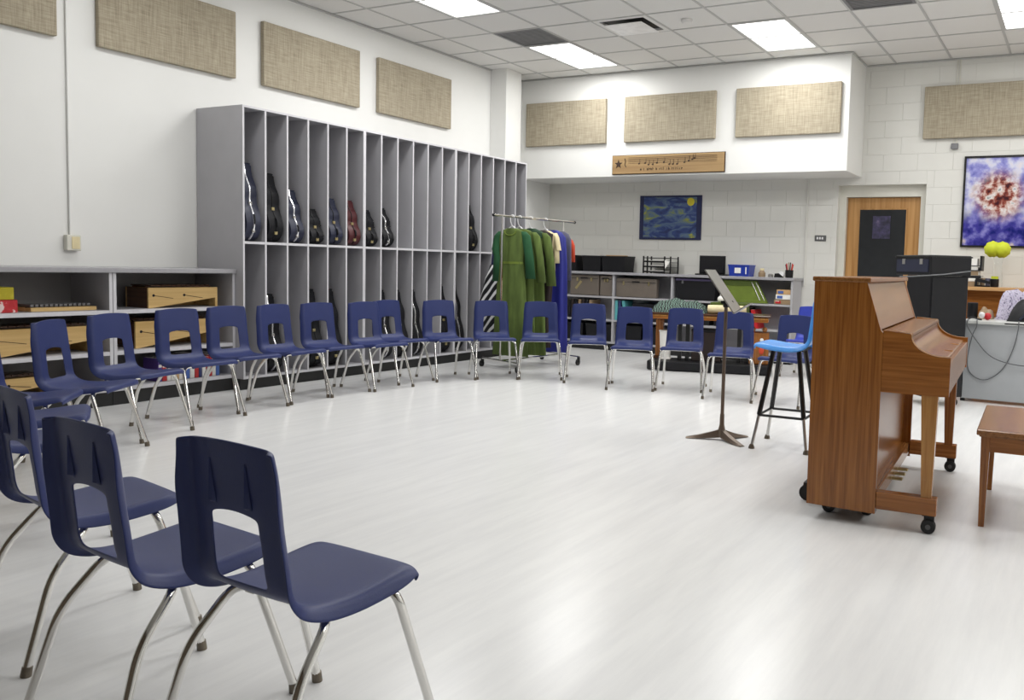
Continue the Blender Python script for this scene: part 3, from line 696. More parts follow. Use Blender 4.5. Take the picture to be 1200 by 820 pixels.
# music stand
t = thing('music_stand', 'bronze metal music stand with tripod foot in front of the rear chairs', 'music stand', (-2.185, 5.53, 0))
def MP(n, bm, mat=M['bronze'], p=t, smooth=True): return obj(n, bm, mat, p, world=False, smooth=smooth)
for a, r in ((199, .235), (326, .235), (62, .22)):
    d = Vector((math.cos(math.radians(a)), math.sin(math.radians(a)), 0)); s = Vector((-d.y, d.x, 0)); bm = nb(); rings = []
    for k in range(7):
        f = k / 6; c = d * (.015 + f * r); h = .062 * (1 - f) ** 1.4 + .012; wd = .022 + .006 * math.sin(f * PI); 
        rings.append([bm.verts.new(c + s * wd * e + Vector((0, 0, z))) for e, z in ((-1, h * .25 + .0), (-.6, h), (.6, h), (1, h * .25 + .0))])
        if f > .9:
            for v in rings[-1]: v.co.z *= .7
    for A, B in zip(rings, rings[1:]):
        for m in range(4): bm.faces.new((A[m], A[(m + 1) % 4], B[(m + 1) % 4], B[m]))
    bm.faces.new(rings[0][::-1]); bm.faces.new(rings[-1]); MP('foot', bm)
bm = nb(); lathe(bm, (0, 0, .02), [(.028, 0), (.026, .05), (.0165, .09), (.0155, .16), (.0125, .165), (.0125, .92)], 14); MP('pole', bm)
bm = nb(); lathe(bm, (0, 0, .93), [(.02, 0), (.022, .01), (.022, .035), (.014, .05)], 12); box(bm, -.02, .03, -.05, .05, .955, .975); cyl(bm, (.02, -.06, .965), (.02, .06, .965), .011); MP('tilt_head', bm, M['blackm'])
wv = Vector((-.12, .46, 0)).normalized(); dv = Vector((.56, .13, -.80)).normalized(); dv = (dv - wv * dv.dot(wv)).normalized(); nv = dv.cross(wv)
c0 = Vector((.005, 0, 1.01))
def slab(bm, o, a, la, b, lb, c, lc):
    v = [bm.verts.new(o + a * la * i + b * lb * j + c * lc * k) for i in (-.5, .5) for j in (-.5, .5) for k in (-.5, .5)]
    for f in ((0, 1, 3, 2), (4, 6, 7, 5), (0, 4, 5, 1), (2, 3, 7, 6), (0, 2, 6, 4), (1, 5, 7, 3)): bm.faces.new([v[k] for k in f])
bm = nb(); slab(bm, c0 - dv * .04, dv, .35, wv, .5, nv, .008); dk = MP('desk', bm, M['steel'], smooth=False)
sg = 1 if nv.x > 0 else -1
bm = nb(); slab(bm, c0 + dv * .133 + nv * sg * .045, dv, .006, wv, .5, nv, .095); MP('ledge', bm, M['steel'], dk, smooth=False)
# ---------------------------------------------------------------- instrument cases in the lockers
HW = [(0, .05), (.02, .11), (.07, .158), (.14, .182), (.2, .182), (.27, .165), (.34, .135), (.40, .122), (.46, .125), (.52, .118), (.57, .095), (.62, .07), (.68, .055), (.73, .048), (.75, .03)]
_h = []
for _a, _b, _c, _d in zip([HW[0]] + HW, HW, HW[1:], HW[2:] + [HW[-1]]):
    for _k in range(4):
        _u = _k / 4; _h.append(tuple(.5 * (2 * _b[i] + (_c[i] - _a[i]) * _u + (2 * _a[i] - 5 * _b[i] + 4 * _c[i] - _d[i]) * _u * _u + (3 * _b[i] - _a[i] - 3 * _c[i] + _d[i]) * _u ** 3) for i in (0, 1)))
HW = _h + [HW[-1]]
def outline(h, wsc, grow=0):
    k = h / .75; L = [(w * wsc + grow, z * k) for z, w in HW]
    L[0] = (L[0][0], -0 if not grow else 0); L[-1] = (L[-1][0], L[-1][1] + grow)
    return L
def inst_case(y, zb, h, mat, lab, wsc=1., trim=True, xfront=-6.525, th=.15, group='instrument cases standing in the lockers'):
    xc = xfront - .186 * wsc
    t = thing('instrument_case', lab, 'instrument case', (xc, y, zb + .001), 0, group)
    L = outline(h, wsc); poly = [(w, z) for w, z in L] + [(-w, z) for w, z in L[::-1]]
    bm = nb(); prism(bm, poly, 'xz', -th / 2, th / 2)
    es = [e for e in bm.edges if abs(e.verts[0].co.y - e.verts[1].co.y) < 1e-5]
    bmesh.ops.bevel(bm, geom=es, offset=.018, segments=2, profile=.5, affect='EDGES')
    obj('shell', bm, mat, t, world=False, smooth=True, ang=1.0)
    pts = [(w + .002, 0, z) for w, z in L if z > .018] 
    bm = nb(); tube(bm, pts, .009 if trim else .005, 6); obj('rim', bm, M['silver'] if trim else M['black'], t, world=False, smooth=True)
    k = h / .75
    for z, w in ((.10, .172), (.36, .13)):
        obj('latch', box(nb(), w * wsc - .004, w * wsc + .010, -.016, .016, z * k - .014, z * k + .014, .003), M['brass'] if not trim else M['steel'], t, world=False)
    bm = nb(); tube(bm, fillet([(.178 * wsc, 0, .16 * k), (.178 * wsc + .022, 0, .17 * k), (.170 * wsc + .022, 0, .25 * k), (.160 * wsc, 0, .262 * k)], .02, 3), .006, 6); obj('handle', bm, M['black'], t, world=False, smooth=True)
def bay(i): return Y0 + PITCH_B * (i + .5)
UP = 1.315; LO = .122
inst_case(bay(0) , UP, .70, M['casenavy'], 'navy instrument case with silver rim in the first upper locker bay', 1.0)
inst_case(bay(1), UP, .63, M['caseblk'], 'black instrument case with brass latches in the second upper locker bay', .95, False)
inst_case(bay(2), UP, .50, M['casenavy'], 'dark case with silver rim in the third upper locker bay', .9)
inst_case(bay(3), UP, .34, M['caseblk'], 'small dark case low in the fourth upper locker bay', .8, False)
inst_case(bay(4), UP, .46, M['casenavy'], 'navy case with plain dark rim in the fifth upper locker bay', .85, False)
inst_case(bay(5), UP, .46, M['maroon'], 'maroon instrument case in the sixth upper locker bay', .85, False)
inst_case(bay(6), UP, .38, M['caseblk'], 'small black case in the seventh upper locker bay', .85, False)
inst_case(bay(7), UP, .42, M['caseblk'], 'black case with silver rim in the eighth upper locker bay', .95)
inst_case(bay(13), UP, .58, M['caseblk'], 'black instrument case alone in the far upper bays near the clothes rack', .95, False)
for i, h, tr, lab in ((1, .72, True, 'dark case with silver rim in the second lower locker bay, seen through a chair back'), (3, .76, False, 'black case in the fourth lower locker bay behind the chairs'), (4, .76, False, 'black case in the fifth lower locker bay behind the chairs'),
                      (7, .74, True, 'black case with silver rim in the eighth lower locker bay'), (8, .74, False, 'black case in the ninth lower locker bay, its handle showing'), (9, .74, True, 'black case with silver rim in the tenth lower locker bay'),
                      (11, .80, False, 'black case in the twelfth lower locker bay above a chair back'), (12, .82, True, 'tall black case with silver rim in the lower bay left of the striped skirt')):
    inst_case(bay(i), LO, h, M['caseblk'], lab, .98, tr)
# ---------------------------------------------------------------- low shelf contents
def xylo(y0, y1, z0, h, lab, x1=-6.70, depth=.30):
    t = thing('xylophone', lab, 'xylophone', ((2 * x1 - depth) / 2, (y0 + y1) / 2, z0 + .001), 0, 'wooden xylophones in the low shelf')
    z0 += .001; L = y1 - y0
    fr = [(y0, z0), (y0 + .03, z0), (y1 - .02, z0 + h * .46), (y1 - .02, z0), (y1, z0), (y1, z0 + h), (y0, z0 + h)]
    o = obj('front_board', prism(nb(), fr, 'yz', x1 - .016, x1), M['pine'], t)
    for k, (f, g) in enumerate(((.07, .62), (.5, .62))):
        bm = nb(); lathe(bm, (x1, y0 + L * f, z0 + h * g), [(.011, 0), (.011, .002), (.003, .004)], 10, 'x'); obj('sound_hole', bm, M['black'], o)
        bm = nb(); cyl(bm, (x1 + .001, y0 + L * f, z0 + h * g), (x1 + .001, y0 + L * f + L * .27, z0 + h * (g - .16)), .0025, n=5); obj('groove', bm, M['darkwood'], o)
    obj('rear_board', box(nb(), x1 - depth, x1 - depth + .016, y0, y1, z0, z0 + h), M['pine'], t)
    obj('end_board', box(nb(), x1 - depth + .016, x1 - .016, y0, y0 + .018, z0, z0 + h), M['darkwood'], t)
    obj('end_board', box(nb(), x1 - depth + .016, x1 - .016, y1 - .018, y1, z0, z0 + h), M['pine'], t)
    for s in (.22, .78): obj('rail', box(nb(), x1 - depth * s - .008, x1 - depth * s + .008, y0 + .02, y1 - .02, z0 + h, z0 + h + .012), M['darkwood'], t)
    n = 12
    for k in range(n):
        yy = y0 + .03 + (L - .06) * (k + .5) / n; inset = .01 + .05 * k / n
        obj('bar', box(nb(), x1 - depth + inset, x1 - inset - .004, yy - L / n * .38, yy + L / n * .38, z0 + h + .012, z0 + h + .022, .002), M['darkwood'], t)
xylo(4.31, 4.93, .742, .165, 'pale wooden xylophone on the upper shelf beside the tall lockers')
xylo(4.20, 4.86, .422, .215, 'pale wooden xylophone on the middle shelf under the one beside the lockers')
xylo(3.16, 3.88, .422, .200, 'pale wooden xylophone on the middle shelf under the glockenspiel')
xylo(3.02, 3.55, .14, .13, 'low wooden xylophone on the bottom shelf at the left edge')
t = thing('glockenspiel', 'small wooden glockenspiel with metal bars on the upper left shelf', 'glockenspiel', (-6.82, 3.65, .743))
prism_pts = [(3.37, .743), (3.90, .743), (3.90, .775), (3.37, .775)]
bm = nb(); v = [(-6.70, 3.44), (-6.70, 3.90), (-6.92, 3.87), (-6.92, 3.40)]; prism(bm, v, 'xy', .744, .772); obj('frame', bm, M['pine'], t)
for k in range(13):
    y = 3.455 + k * .034; obj('bar', box(nb(), -6.90 + k * .002, -6.715 - k * .002, y - .012, y + .012, .776, .795, .002), M['vent'], t)
    
for s in (-6.86, -6.75): obj('felt_strip', box(nb(), s - .006, s + .006, 3.43, 3.88, .770, .775), M['black'], t)
tag(obj('carton', box(nb(), -6.90, -6.68, 3.10, 3.345, .743, .833, .003), [M['redprint']], loc=(-6.79, 3.22, .743)), 'red printed carton lying on the upper left shelf', 'carton')
tag(obj('carton', box(nb(), -6.90, -6.69, 3.08, 3.328, .834, .922, .003), [M['yelprint']], loc=(-6.79, 3.2, .834)), 'yellow printed carton on top of the red one', 'carton')
rb = random.Random(11); y = 4.36; k = 0
BK = ['violet', 'red', 'white', 'white', 'tan', 'white', 'white', 'blue', 'white', 'red', 'navy', 'white', 'red', 'red', 'white', 'blue']
while y < 4.98 and k < len(BK):
    th = rb.uniform(.028, .044); h = rb.uniform(.16, .21)
    mt = M['spines'][['white', 'blue', 'red', 'violet', 'navy', 'tan'].index(BK[k])]
    t = thing('book', '%s book, number %s from the left on the bottom shelf near the lockers' % (BK[k], ['one', 'two', 'three', 'four', 'five', 'six', 'seven', 'eight', 'nine', 'ten', 'eleven', 'twelve', 'thirteen', 'fourteen', 'fifteen', 'sixteen'][k]), 'book', (-6.75, y + th / 2, .141), 0, 'books on the bottom shelf')
    obj('cover', box(nb(), -6.86, -6.66, y, y + th - .003, .141, .141 + h, .003), mt, t)
    obj('pages', box(nb(), -6.855, -6.665, y + .004, y + th - .007, .141 + h, .141 + h + .001), M['paper'], t)
    obj('spine_band', box(nb(), -6.66, -6.659, y + .003, y + th - .006, .141 + h * .62, .141 + h * .74), M['spines'][0 if BK[k] != 'white' else 1], t)
    y += th; k += 1
# ---------------------------------------------------------------- rear shelf below the soffit
YR = 10.40; ZR = 1.10
t = thing('rear_shelf_unit', 'long grey open shelf unit standing along the rear wall under the painting', 'shelf unit', (-5.1, 10.58, 0))
isy = lambda n: n.y < -.9
def P(n, *b):
    o = obj(n, box(nb(), *b), [M['grey'], M['edge2']], t); edge_faces(o, isy); return o
xs = [-6.80, -5.80, -4.90, -3.235]
for i, x in enumerate(xs): P('side_panel' if i in (0, 3) else 'divider', x - .014, x + .014, YR, YB - .02, .10, ZR - .035)
P('back_panel', xs[0], xs[3], YB - .02, YB - .009, .10, ZR - .035)
o = obj('top', box(nb(), xs[0] - .03, xs[3] + .03, YR - .02, YB - .009, ZR - .035, ZR, .003), M['counter'], t)
for a, b in zip(xs, xs[1:]):
    for z in (.10, .41, .735): P('shelf', a + .014, b - .014, YR + .003, YB - .02, z, z + .025)
obj('toe_kick', box(nb(), xs[0], xs[3], YR + .05, YB - .02, 0, .10), M['toe'], t)
def bin_(name, lab, cat, x0, x1, y0, y1, z0, h, mat, taper=.02, group=None, lid=True, lm=None):
    t = thing(name, lab, cat, ((x0 + x1) / 2, (y0 + y1) / 2, z0), 0, group)
    bm = nb(); v = []
    for z, g in ((z0, taper), (z0 + h * .9, 0)):
        v += [bm.verts.new(p) for p in ((x0 + g, y0 + g, z), (x1 - g, y0 + g, z), (x1 - g, y1 - g, z), (x0 + g, y1 - g, z))]
    for f in ((3, 2, 1, 0), (4, 5, 6, 7), (0, 1, 5, 4), (1, 2, 6, 5), (2, 3, 7, 6), (3, 0, 4, 7)): bm.faces.new([v[k] for k in f])
    obj('body', bm, mat, t)
    obj('rim', box(nb(), x0 - .006, x1 + .006, y0 - .006, y1 + .006, z0 + h * .9, z0 + h, .004), lm or mat, t)
    return t
for lab, a, b in (('black storage bin on the rear shelf right beside the blue robe', -6.55, -6.43), ('black storage bin on the rear shelf, middle of the three black ones', -6.33, -6.03), ('black storage bin on the rear shelf, right one of three, nearest the letter tray', -6.014, -5.64)):
    t = bin_('storage_bin', lab, 'bin', a, b, 10.43, 10.72, ZR, .225, M['black'], .012, 'black bins on the rear shelf')
    obj('folder', box(nb(), a + .03, b - .05, 10.5, 10.6, ZR + .225, ZR + .236), M['spines'][5 if b > -5.9 else 0], t)
t = thing('letter_tray', 'black stacked letter tray with papers on the rear shelf under the painting', 'letter tray', (-5.16, 10.55, ZR))
for x in (-5.37, -5.31, -5.05, -4.96): obj('post', box(nb(), x, x + .016, 10.44, 10.456, ZR, ZR + .235), M['blackm'], t)
for x in (-5.37, -4.96): obj('post', box(nb(), x, x + .016, 10.68, 10.696, ZR, ZR + .235), M['blackm'], t)
for k, z in enumerate((.012, .082, .150)):
    o = obj('tray', box(nb(), -5.354, -4.96, 10.44, 10.69, ZR + z, ZR + z + .006), M['blackm'], t)
    obj('tray_lip', box(nb(), -5.354, -5.05, 10.44, 10.446, ZR + z + .006, ZR + z + .022), M['blackm'], o)
    obj('papers', box(nb(), -5.33, -5.06, 10.46, 10.67, ZR + z + .006, ZR + z + .03), M['paper'], t)
obj('tray', box(nb(), -5.354, -4.96, 10.44, 10.69, ZR + .205, ZR + .215), M['blackm'], t)
bm = nb(); prism(bm, [(-5.02, ZR + .07), (-4.95, ZR + .165), (-5.03, ZR + .185)], 'xz', 10.425, 10.43); obj('loose_sheet', bm, M['paper'], t)
t = thing('monitor', 'black flat monitor standing on the rear shelf left of the blue bin', 'monitor', (-4.40, 10.58, ZR))
obj('screen', box(nb(), -4.575, -4.225, 10.56, 10.585, ZR + .03, ZR + .25, .004), M['black'], t); obj('bezel', box(nb(), -4.585, -4.215, 10.575, 10.60, ZR + .02, ZR + .26, .004), M['blackm'], t)
obj('foot', box(nb(), -4.60, -4.17, 10.47, 10.68, ZR, ZR + .02, .004), M['blackm'], t)
t = bin_('storage_bin', 'royal blue plastic bin with a white label on the rear shelf', 'bin', -4.12, -3.83, 10.45, 10.68, ZR, .15, M['blue'], .014)
obj('label', box(nb(), -4.03, -3.945, 10.452, 10.454, ZR + .04, ZR + .11), M['paper'], t); obj('clip', box(nb(), -3.88, -3.865, 10.446, 10.45, ZR + .03, ZR + .12), M['white'], t)
t = thing('jar', 'tan glass jar with a pale lid on the rear shelf', 'jar', (-3.69, 10.55, ZR))
bm = nb(); lathe(bm, (-3.69, 10.55, ZR), [(.042, 0), (.046, .01), (.046, .055), (.03, .075), (.026, .085)], 16); obj('body', bm, M['jar'], t, smooth=True)
bm = nb(); lathe(bm, (-3.69, 10.55, ZR + .085), [(.03, 0), (.03, .02), (.02, .026)], 14); obj('lid', bm, M['cream'], t, smooth=True)
bm = nb(); lathe(bm, (-3.57, 10.55, ZR), [(.03, 0), (.034, .012), (.034, .035), (.02, .045)], 14); tag(obj('small_pot', bm, M['steel'], smooth=True, loc=(-3.57, 10.55, ZR)), 'small grey pot between jar and tape dispenser on the rear shelf', 'pot')
t = thing('tape_dispenser', 'black tape dispenser with white roll on the rear shelf', 'dispenser', (-3.46, 10.53, ZR))
bm = nb(); prism(bm, [(-3.51, ZR), (-3.40, ZR), (-3.40, ZR + .02), (-3.45, ZR + .055), (-3.50, ZR + .05)], 'xz', 10.50, 10.56); obj('body', bm, M['blackm'], t)
bm = nb(); lathe(bm, (-3.42, 10.53, ZR + .045), [(.02, -.02), (.038, -.02), (.038, .02), (.02, .02)], 14, 'y'); obj('roll', bm, M['white'], t, smooth=True)
t = thing('pen_cup', 'black pen cup full of scissors and pens at the right end of the rear shelf', 'pen cup', (-3.325, 10.55, ZR))
bm = nb(); lathe(bm, (-3.325, 10.55, ZR), [(.045, 0), (.05, .005), (.052, .10)], 14); obj('cup', bm, M['black'], t, smooth=True)
for k in range(6):
    a = k * 1.05; bm = nb(); cyl(bm, (-3.325 + .02 * math.cos(a), 10.55 + .02 * math.sin(a), ZR + .02), (-3.325 + .05 * math.cos(a), 10.55 + .05 * math.sin(a), ZR + .17 + .012 * (k % 3)), .007, n=7); obj('pen', bm, [M['orange'], M['red'], M['jar'], M['maroon'], M['red'], M['blackm']][k], t)
# contents of the rear shelf
def hardcase(lab, x0, x1, z0, z1, y0=10.30, y1=10.385):
    t = thing('hard_case', lab, 'case', ((x0 + x1) / 2, (y0 + y1) / 2, z0), 0)
    obj('shell', box(nb(), x0, x1, y0, y1, z0, z1, .012, 2), M['taupe'], t)
    xm = (x0 + x1) / 2
    obj('lid_seam', box(nb(), x0 + .01, x1 - .01, y0 - .002, y0 + .01, z1 - .055, z1 - .047), M['toe'], t)
    for x in (x0 + .12, x1 - .12): obj('latch', box(nb(), x - .012, x + .012, y0 - .006, y0, z1 - .09, z1 - .04), M['brass'], t)
    bm = nb(); tube(bm, fillet([(xm - .05, y0, z1 - .05), (xm - .05, y0 - .025, z1 - .04), (xm + .05, y0 - .025, z1 - .04), (xm + .05, y0, z1 - .05)], .012, 3), .006, 6); obj('handle', bm, M['black'], t, smooth=True)
    return t
hc_y = (10.425, 10.51)
for k, (x0, x1, z, h, lab) in enumerate(((-6.75, -6.30, .126, .24, 'black crate on the bottom of the rear shelf behind the blue robe'), (-6.25, -5.84, .126, .24, 'black crate on the bottom of the rear shelf under the row of dark binders'), (-5.75, -5.36, .126, .24, 'black crate on the bottom of the rear shelf under the teal binders'), (-5.33, -4.94, .126, .24, 'black crate on the bottom of the rear shelf left of the instrument table'), (-5.50, -4.95, .436, .24, 'long black crate on the middle rear shelf right of the teal binders'), (-4.85, -4.35, .436, .24, 'long black crate on the middle rear shelf behind the instrument table'), (-4.30, -3.90, .436, .22, 'black crate on the middle rear shelf left of the leaning binders'))):
    bin_('crate', lab, 'crate', x0, x1, 10.43, 10.72, z, h, M['black'], .012, 'black crates in the rear shelf')
a = hardcase('taupe hard case with a yellow tape strip in the rear shelf beside the blue robe', -6.52, -6.05, .762, 1.05, *hc_y)
bm = nb(); prism(bm, [(-6.44, .86), (-6.41, .84), (-6.32, .95), (-6.35, .97)], 'xz', 10.421, 10.424); obj('tape_strip', bm, M['brass'], a)
hardcase('narrow taupe hard case between the two wide taupe cases in the rear shelf', -6.03, -5.83, .762, 1.05, *hc_y)
hardcase('wide taupe hard case in the rear shelf right of the teal binders', -5.77, -5.14, .762, 1.02, *hc_y)
def binder(lab, x, z0, h, mat, lean=0., th=.04, group=None):
    t = thing('binder', lab, 'binder', (x, 10.52, z0), 0, group)
    for n, m_, a, b, y0, y1, z in (('cover', mat, 0, th, 10.43, 10.68, h), ('page_block', M['paper'], .008, th - .008, 10.44, 10.67, h + .001)):
        bm = nb(); prism(bm, [(x + a, z0), (x + b, z0), (x + b + lean, z0 + z), (x + a + lean, z0 + z)], 'xz', y0, y1); obj(n, bm, m_, t)
for k, (x, m_, ln, lab) in enumerate(((-5.78, M['teal'], 0, 'upright teal binder, left of the leaning one, in the rear shelf'), (-5.73, M['spines'][4], 0, 'dark navy binder in the rear shelf beside the teal ones'), (-5.625, M['teal'], -.05, 'leaning teal binder in the rear shelf under the wide taupe case'))):
    binder(lab, x, .437, .27, m_, ln)
for k, x in enumerate((-6.55, -6.50, -6.44, -6.38, -6.32, -6.26, -6.20)):
    binder('dark binder, %s of the row seen through a chair back left of the teal binders' % ['first', 'second', 'third', 'fourth', 'fifth', 'sixth', 'seventh'][k], x, .437, .26, [M['black'], M['brown'], M['caseblk'], M['jar'], M['brown'], M['black'], M['jar']][k], 0, .038)
t = bin_('fabric_tote', 'dark purple and black fabric tote in the rear shelf behind the music stand', 'tote', -4.85, -4.28, 10.42, 10.74, .761, .285, M['black'], .01, None, True, M['purple'])
obj('ring_handle', box(nb(), -4.76, -4.735, 10.408, 10.414, .98, 1.02), M['steel'], t)
t = thing('folding_tote', 'lime green fabric folder leaning in the rear shelf right of the music stand', 'tote', (-3.9, 10.55, .761))
bm = nb(); prism(bm, [(-4.05, .765), (-3.56, .765), (-3.72, 1.05), (-4.18, 1.05)], 'xz', 10.43, 10.47); obj('sheet', bm, M['lime'], t)
bm = nb(); prism(bm, [(-4.14, .98), (-3.69, .98), (-3.74, 1.05), (-4.18, 1.05)], 'xz', 10.425, 10.432); obj('hem', bm, M['limedark'], t)
bm = nb(); prism(bm, [(-4.05, .765), (-3.56, .765), (-3.58, .80), (-4.065, .80)], 'xz', 10.40, 10.47); obj('bottom_fold', bm, M['lime'], t)
for x in (-3.78, -3.72):
    bm = nb(); cyl(bm, (x + .12, 10.425, .80), (x, 10.425, 1.03), .006, n=6); obj('wire', bm, M['steel'], t)
for k, (z, x0, m_, lab) in enumerate(((.761, -3.47, M['jar'], 'tan printed carton at the bottom of the small stack in the rear shelf end'), (.826, -3.45, M['paper'], 'white carton in the middle of the small stack in the rear shelf end'), (.888, -3.44, M['spines'][5], 'cream carton on top of the small stack in the rear shelf end'))):
    t = thing('carton', lab, 'carton', ((x0 - 3.255) / 2, 10.5, z)); obj('box', box(nb(), x0, -3.255, 10.42, 10.62, z, z + .06, .003), m_, t); obj('label', box(nb(), x0 + .02, x0 + .09, 10.417, 10.42, z + .012, z + .045), M['redprint'] if k == 0 else M['spines'][1], t)
binder('leaning red binder on the middle shelf at the right end of the rear unit', -3.72, .437, .24, M['red'], -.06, .05)
binder('leaning black binder beside the red one at the right end of the rear unit', -3.80, .437, .26, M['black'], -.06, .05)
# ---------------------------------------------------------------- clothes rack and garments
RA = math.atan2(1.06, .113)          # direction of the bar
rx = lambda y: -5.704 + (y - 7.69) * .1066
t = thing('clothes_rack', 'rolling metal clothes rack hung with green and blue costumes', 'clothes rack', (rx(8.22), 8.22, 0))
bm = nb(); cyl(bm, (rx(7.56), 7.56, 1.705), (rx(8.96), 8.96, 1.705), .013, n=12)
obj('top_bar', bm, M['chrome'], t, smooth=True)
for y in (7.55, 8.97):
    bm = nb(); ball(bm, (rx(y), y, 1.705), .018, seg=10); obj('end_knob', bm, M['black'], t, smooth=True)
for y, s in ((7.69, 1), (8.75, 1)):
    bm = nb(); cyl(bm, (rx(y), y, .10), (rx(y), y, 1.70), .0125, n=10); obj('upright', bm, M['chrome'], t, smooth=True)
    a, b = Vector((rx(y) - .335, y + .12, .10)), Vector((rx(y) + .335, y - .12, .10))
    bm = nb(); cyl(bm, a, b, .014, n=8); obj('foot_bar', bm, M['chrome'], t, smooth=True)
    for p in (a, b):
        bm = nb(); lathe(bm, (p.x - .012, p.y, .037), [(.02, -.012), (.037, -.010), (.037, .010), (.02, .012)], 14, 'x'); box(bm, p.x - .016, p.x + .012, p.y - .012, p.y + .012, .04, .10); obj('caster', bm, M['rubber'], t, smooth=True)
bm = nb(); cyl(bm, (rx(7.69), 7.69, .10), (rx(8.75), 8.75, .10), .011, n=8); obj('lower_bar', bm, M['chrome'], t, smooth=True)
def cloth(bm, c, rings, n=28, ripple=.0, waves=7, ph=0., yaw=0., open_top=False):
    """rings of (z, half width, half depth, x offset); pleats grow towards the hem"""
    R0 = []
    for k, (z, w, d, xo) in enumerate(rings):
        f = k / (len(rings) - 1); row = []
        for i in range(n):
            a = 2 * PI * i / n; rp = 1 + ripple * f * math.sin(waves * a + ph)
            p = Vector((xo + w * math.cos(a) * (1 + .35 * (rp - 1)), d * math.sin(a) * rp, 0)); p.rotate(Matrix.Rotation(yaw, 3, 'Z'))
            row.append(bm.verts.new((c[0] + p.x, c[1] + p.y, z)))
        R0.append(row)
    for q, s in zip(R0, R0[1:]):
        for i in range(n): bm.faces.new((q[i], q[(i + 1) % n], s[(i + 1) % n], s[i]))
    if not open_top: bm.faces.new(R0[0][::-1])
    bm.faces.new(R0[-1]); return bm
def hanger(y, lab, yaw=0.):
    x = rx(y); t = thing('hanger', lab, 'hanger', (x - .026, y, 1.5985), yaw, 'white hangers on the clothes rack')
    bm = nb(); pts = [Vector((.026, 0, .0)), Vector((.004, 0, .05))] + [Vector((.026 - .026 * math.cos(a), 0, .100 + .026 * math.sin(a))) for a in [PI * k / 8 for k in range(9)]]
    tube(bm, pts, .005, 8); obj('hook', bm, M['white'], t, world=False, smooth=True)
    bm = nb(); tube(bm, fillet([(-.040, 0, -.05), (.014, 0, .0), (.038, 0, .0), (.092, 0, -.05)], .03, 4), .008, 8); obj('shoulder', bm, M['white'], t, world=False, smooth=True)
for y, lab in ((7.85, 'white hanger holding the nearest olive dress'), (7.97, 'second white hanger from the left on the clothes rack'), (8.16, 'third white hanger, above the middle olive dress'), (8.42, 'white hanger at the right, above the cream garment')): hanger(y, lab)
def garment(lab, y, body, rings, sleeves=None, group=None, xo=0., yaw=0., ripple=.12, waves=7, extra=None):
    x = rx(y) + xo; t = thing('costume', lab, 'costume', (x, y, rings[-1][0]), 0, group)
    bm = nb(); cloth(bm, (x, y), rings, 36, ripple, waves, y * 9, yaw, True); obj('body', bm, body, t, smooth=True, ang=2)
    if sleeves:
        for s, (m_, w0, z0, out, zl, r0, r1) in zip((-1, 1), sleeves):
            bm = nb(); cloth(bm, (x, y), [(z0, .035, .025, s * w0 * .9), (z0 - .05, r0, .035, s * (w0 + .02)), (z0 - .2, r0, .04, s * (w0 + .05)), ((z0 + zl) / 2, r0, .04, s * (w0 + out * .7)), (zl, r1, .045, s * (w0 + out))], 16, .08, 4, y, yaw)
            obj('sleeve', bm, m_, t, smooth=True, ang=2)
    if extra: extra(t, x, y)
    return t
def belt(t, x, y):
    bm = nb(); cloth(bm, (x, y), [(1.205, .158, .049, 0), (1.18, .160, .050, 0)], 30); obj('waistband', bm, M['lime'], t, smooth=True)
    bm = nb(); bm2 = [Vector((x + .075 * math.cos(a), y - .036 - .01 * abs(math.sin(a)), 1.545 + .05 * math.sin(a))) for a in [PI + PI * k / 10 for k in range(11)]]; tube(bm, bm2, .006, 6); obj('neckline', bm, M['lime'], t, smooth=True)
dress = lambda hem, w: [(1.575, .066, .032, 0), (1.555, .12, .04, 0), (1.53, .175, .04, 0), (1.40, .165, .045, 0), (1.20, .155, .045, 0), (1.0, .185, .048, 0), (.6, w * .9, .047, 0), (hem, w, .047, 0)]
garment('long olive green dress with dark green sleeves, nearest on the clothes rack', 7.85, M['olive'], dress(.15, .235), [(M['green'], .17, 1.54, .03, .98, .05, .055), (M['green'], .17, 1.54, .09, 1.02, .055, .06)], 'green dresses on the rack', 0, 0, .16, 9, belt)
garment('olive green dress with an olive sleeve, second on the clothes rack', 7.975, M['olive'], dress(.16, .22), [(M['olive'], .17, 1.53, .02, .98, .05, .055), (M['olive'], .185, 1.54, .10, .98, .05, .06)], 'green dresses on the rack', .02, 0, .16, 9)
garment('olive dress with dark green yoke, middle of the clothes rack', 8.175, M['olive'], dress(.14, .225), [(M['dgreen'], .17, 1.54, .02, 1.0, .05, .05), (M['olive'], .19, 1.54, .10, .94, .055, .06)], 'green dresses on the rack', .0, 0, .16, 8,
        lambda t, x, y: obj('yoke', cloth(nb(), (x, y), [(1.59, .05, .035, 0), (1.565, .125, .045, 0), (1.535, .18, .055, 0), (1.48, .182, .06, 0)], 30), M['dgreen'], t, smooth=True))
garment('dark brown long garment between the olive dress and the blue robe', 8.29, M['brown'], dress(.22, .17), None, None, .03, 0, .2, 6)
garment('cream costume with a navy shoulder on the clothes rack', 8.42, M['cream'], [(1.575, .066, .032, 0), (1.55, .115, .036, 0), (1.53, .145, .04, 0), (1.3, .14, .045, 0), (1.05, .14, .045, 0)], [(M['navycloth'], .13, 1.55, .02, 1.1, .04, .04), (M['cream'], .14, 1.55, .03, 1.2, .03, .03)], None, .0, 0, .15, 6)
garment('long royal blue robe at the right of the clothes rack', 8.54, M['robe'], [(1.59, .06, .03, 0), (1.56, .13, .035, .0), (1.50, .18, .045, .0), (1.2, .20, .05, .0), (.7, .21, .05, .0), (.15, .22, .055, 0)], None, None, .01, 0, .3, 8)
garment('slate grey costume behind the royal blue robe', 8.65, M['slate'], [(1.58, .06, .025, 0), (1.55, .13, .03, 0), (1.48, .17, .03, .0), (1.0, .18, .035, .0)], None, None, .02, 0, .15, 6)
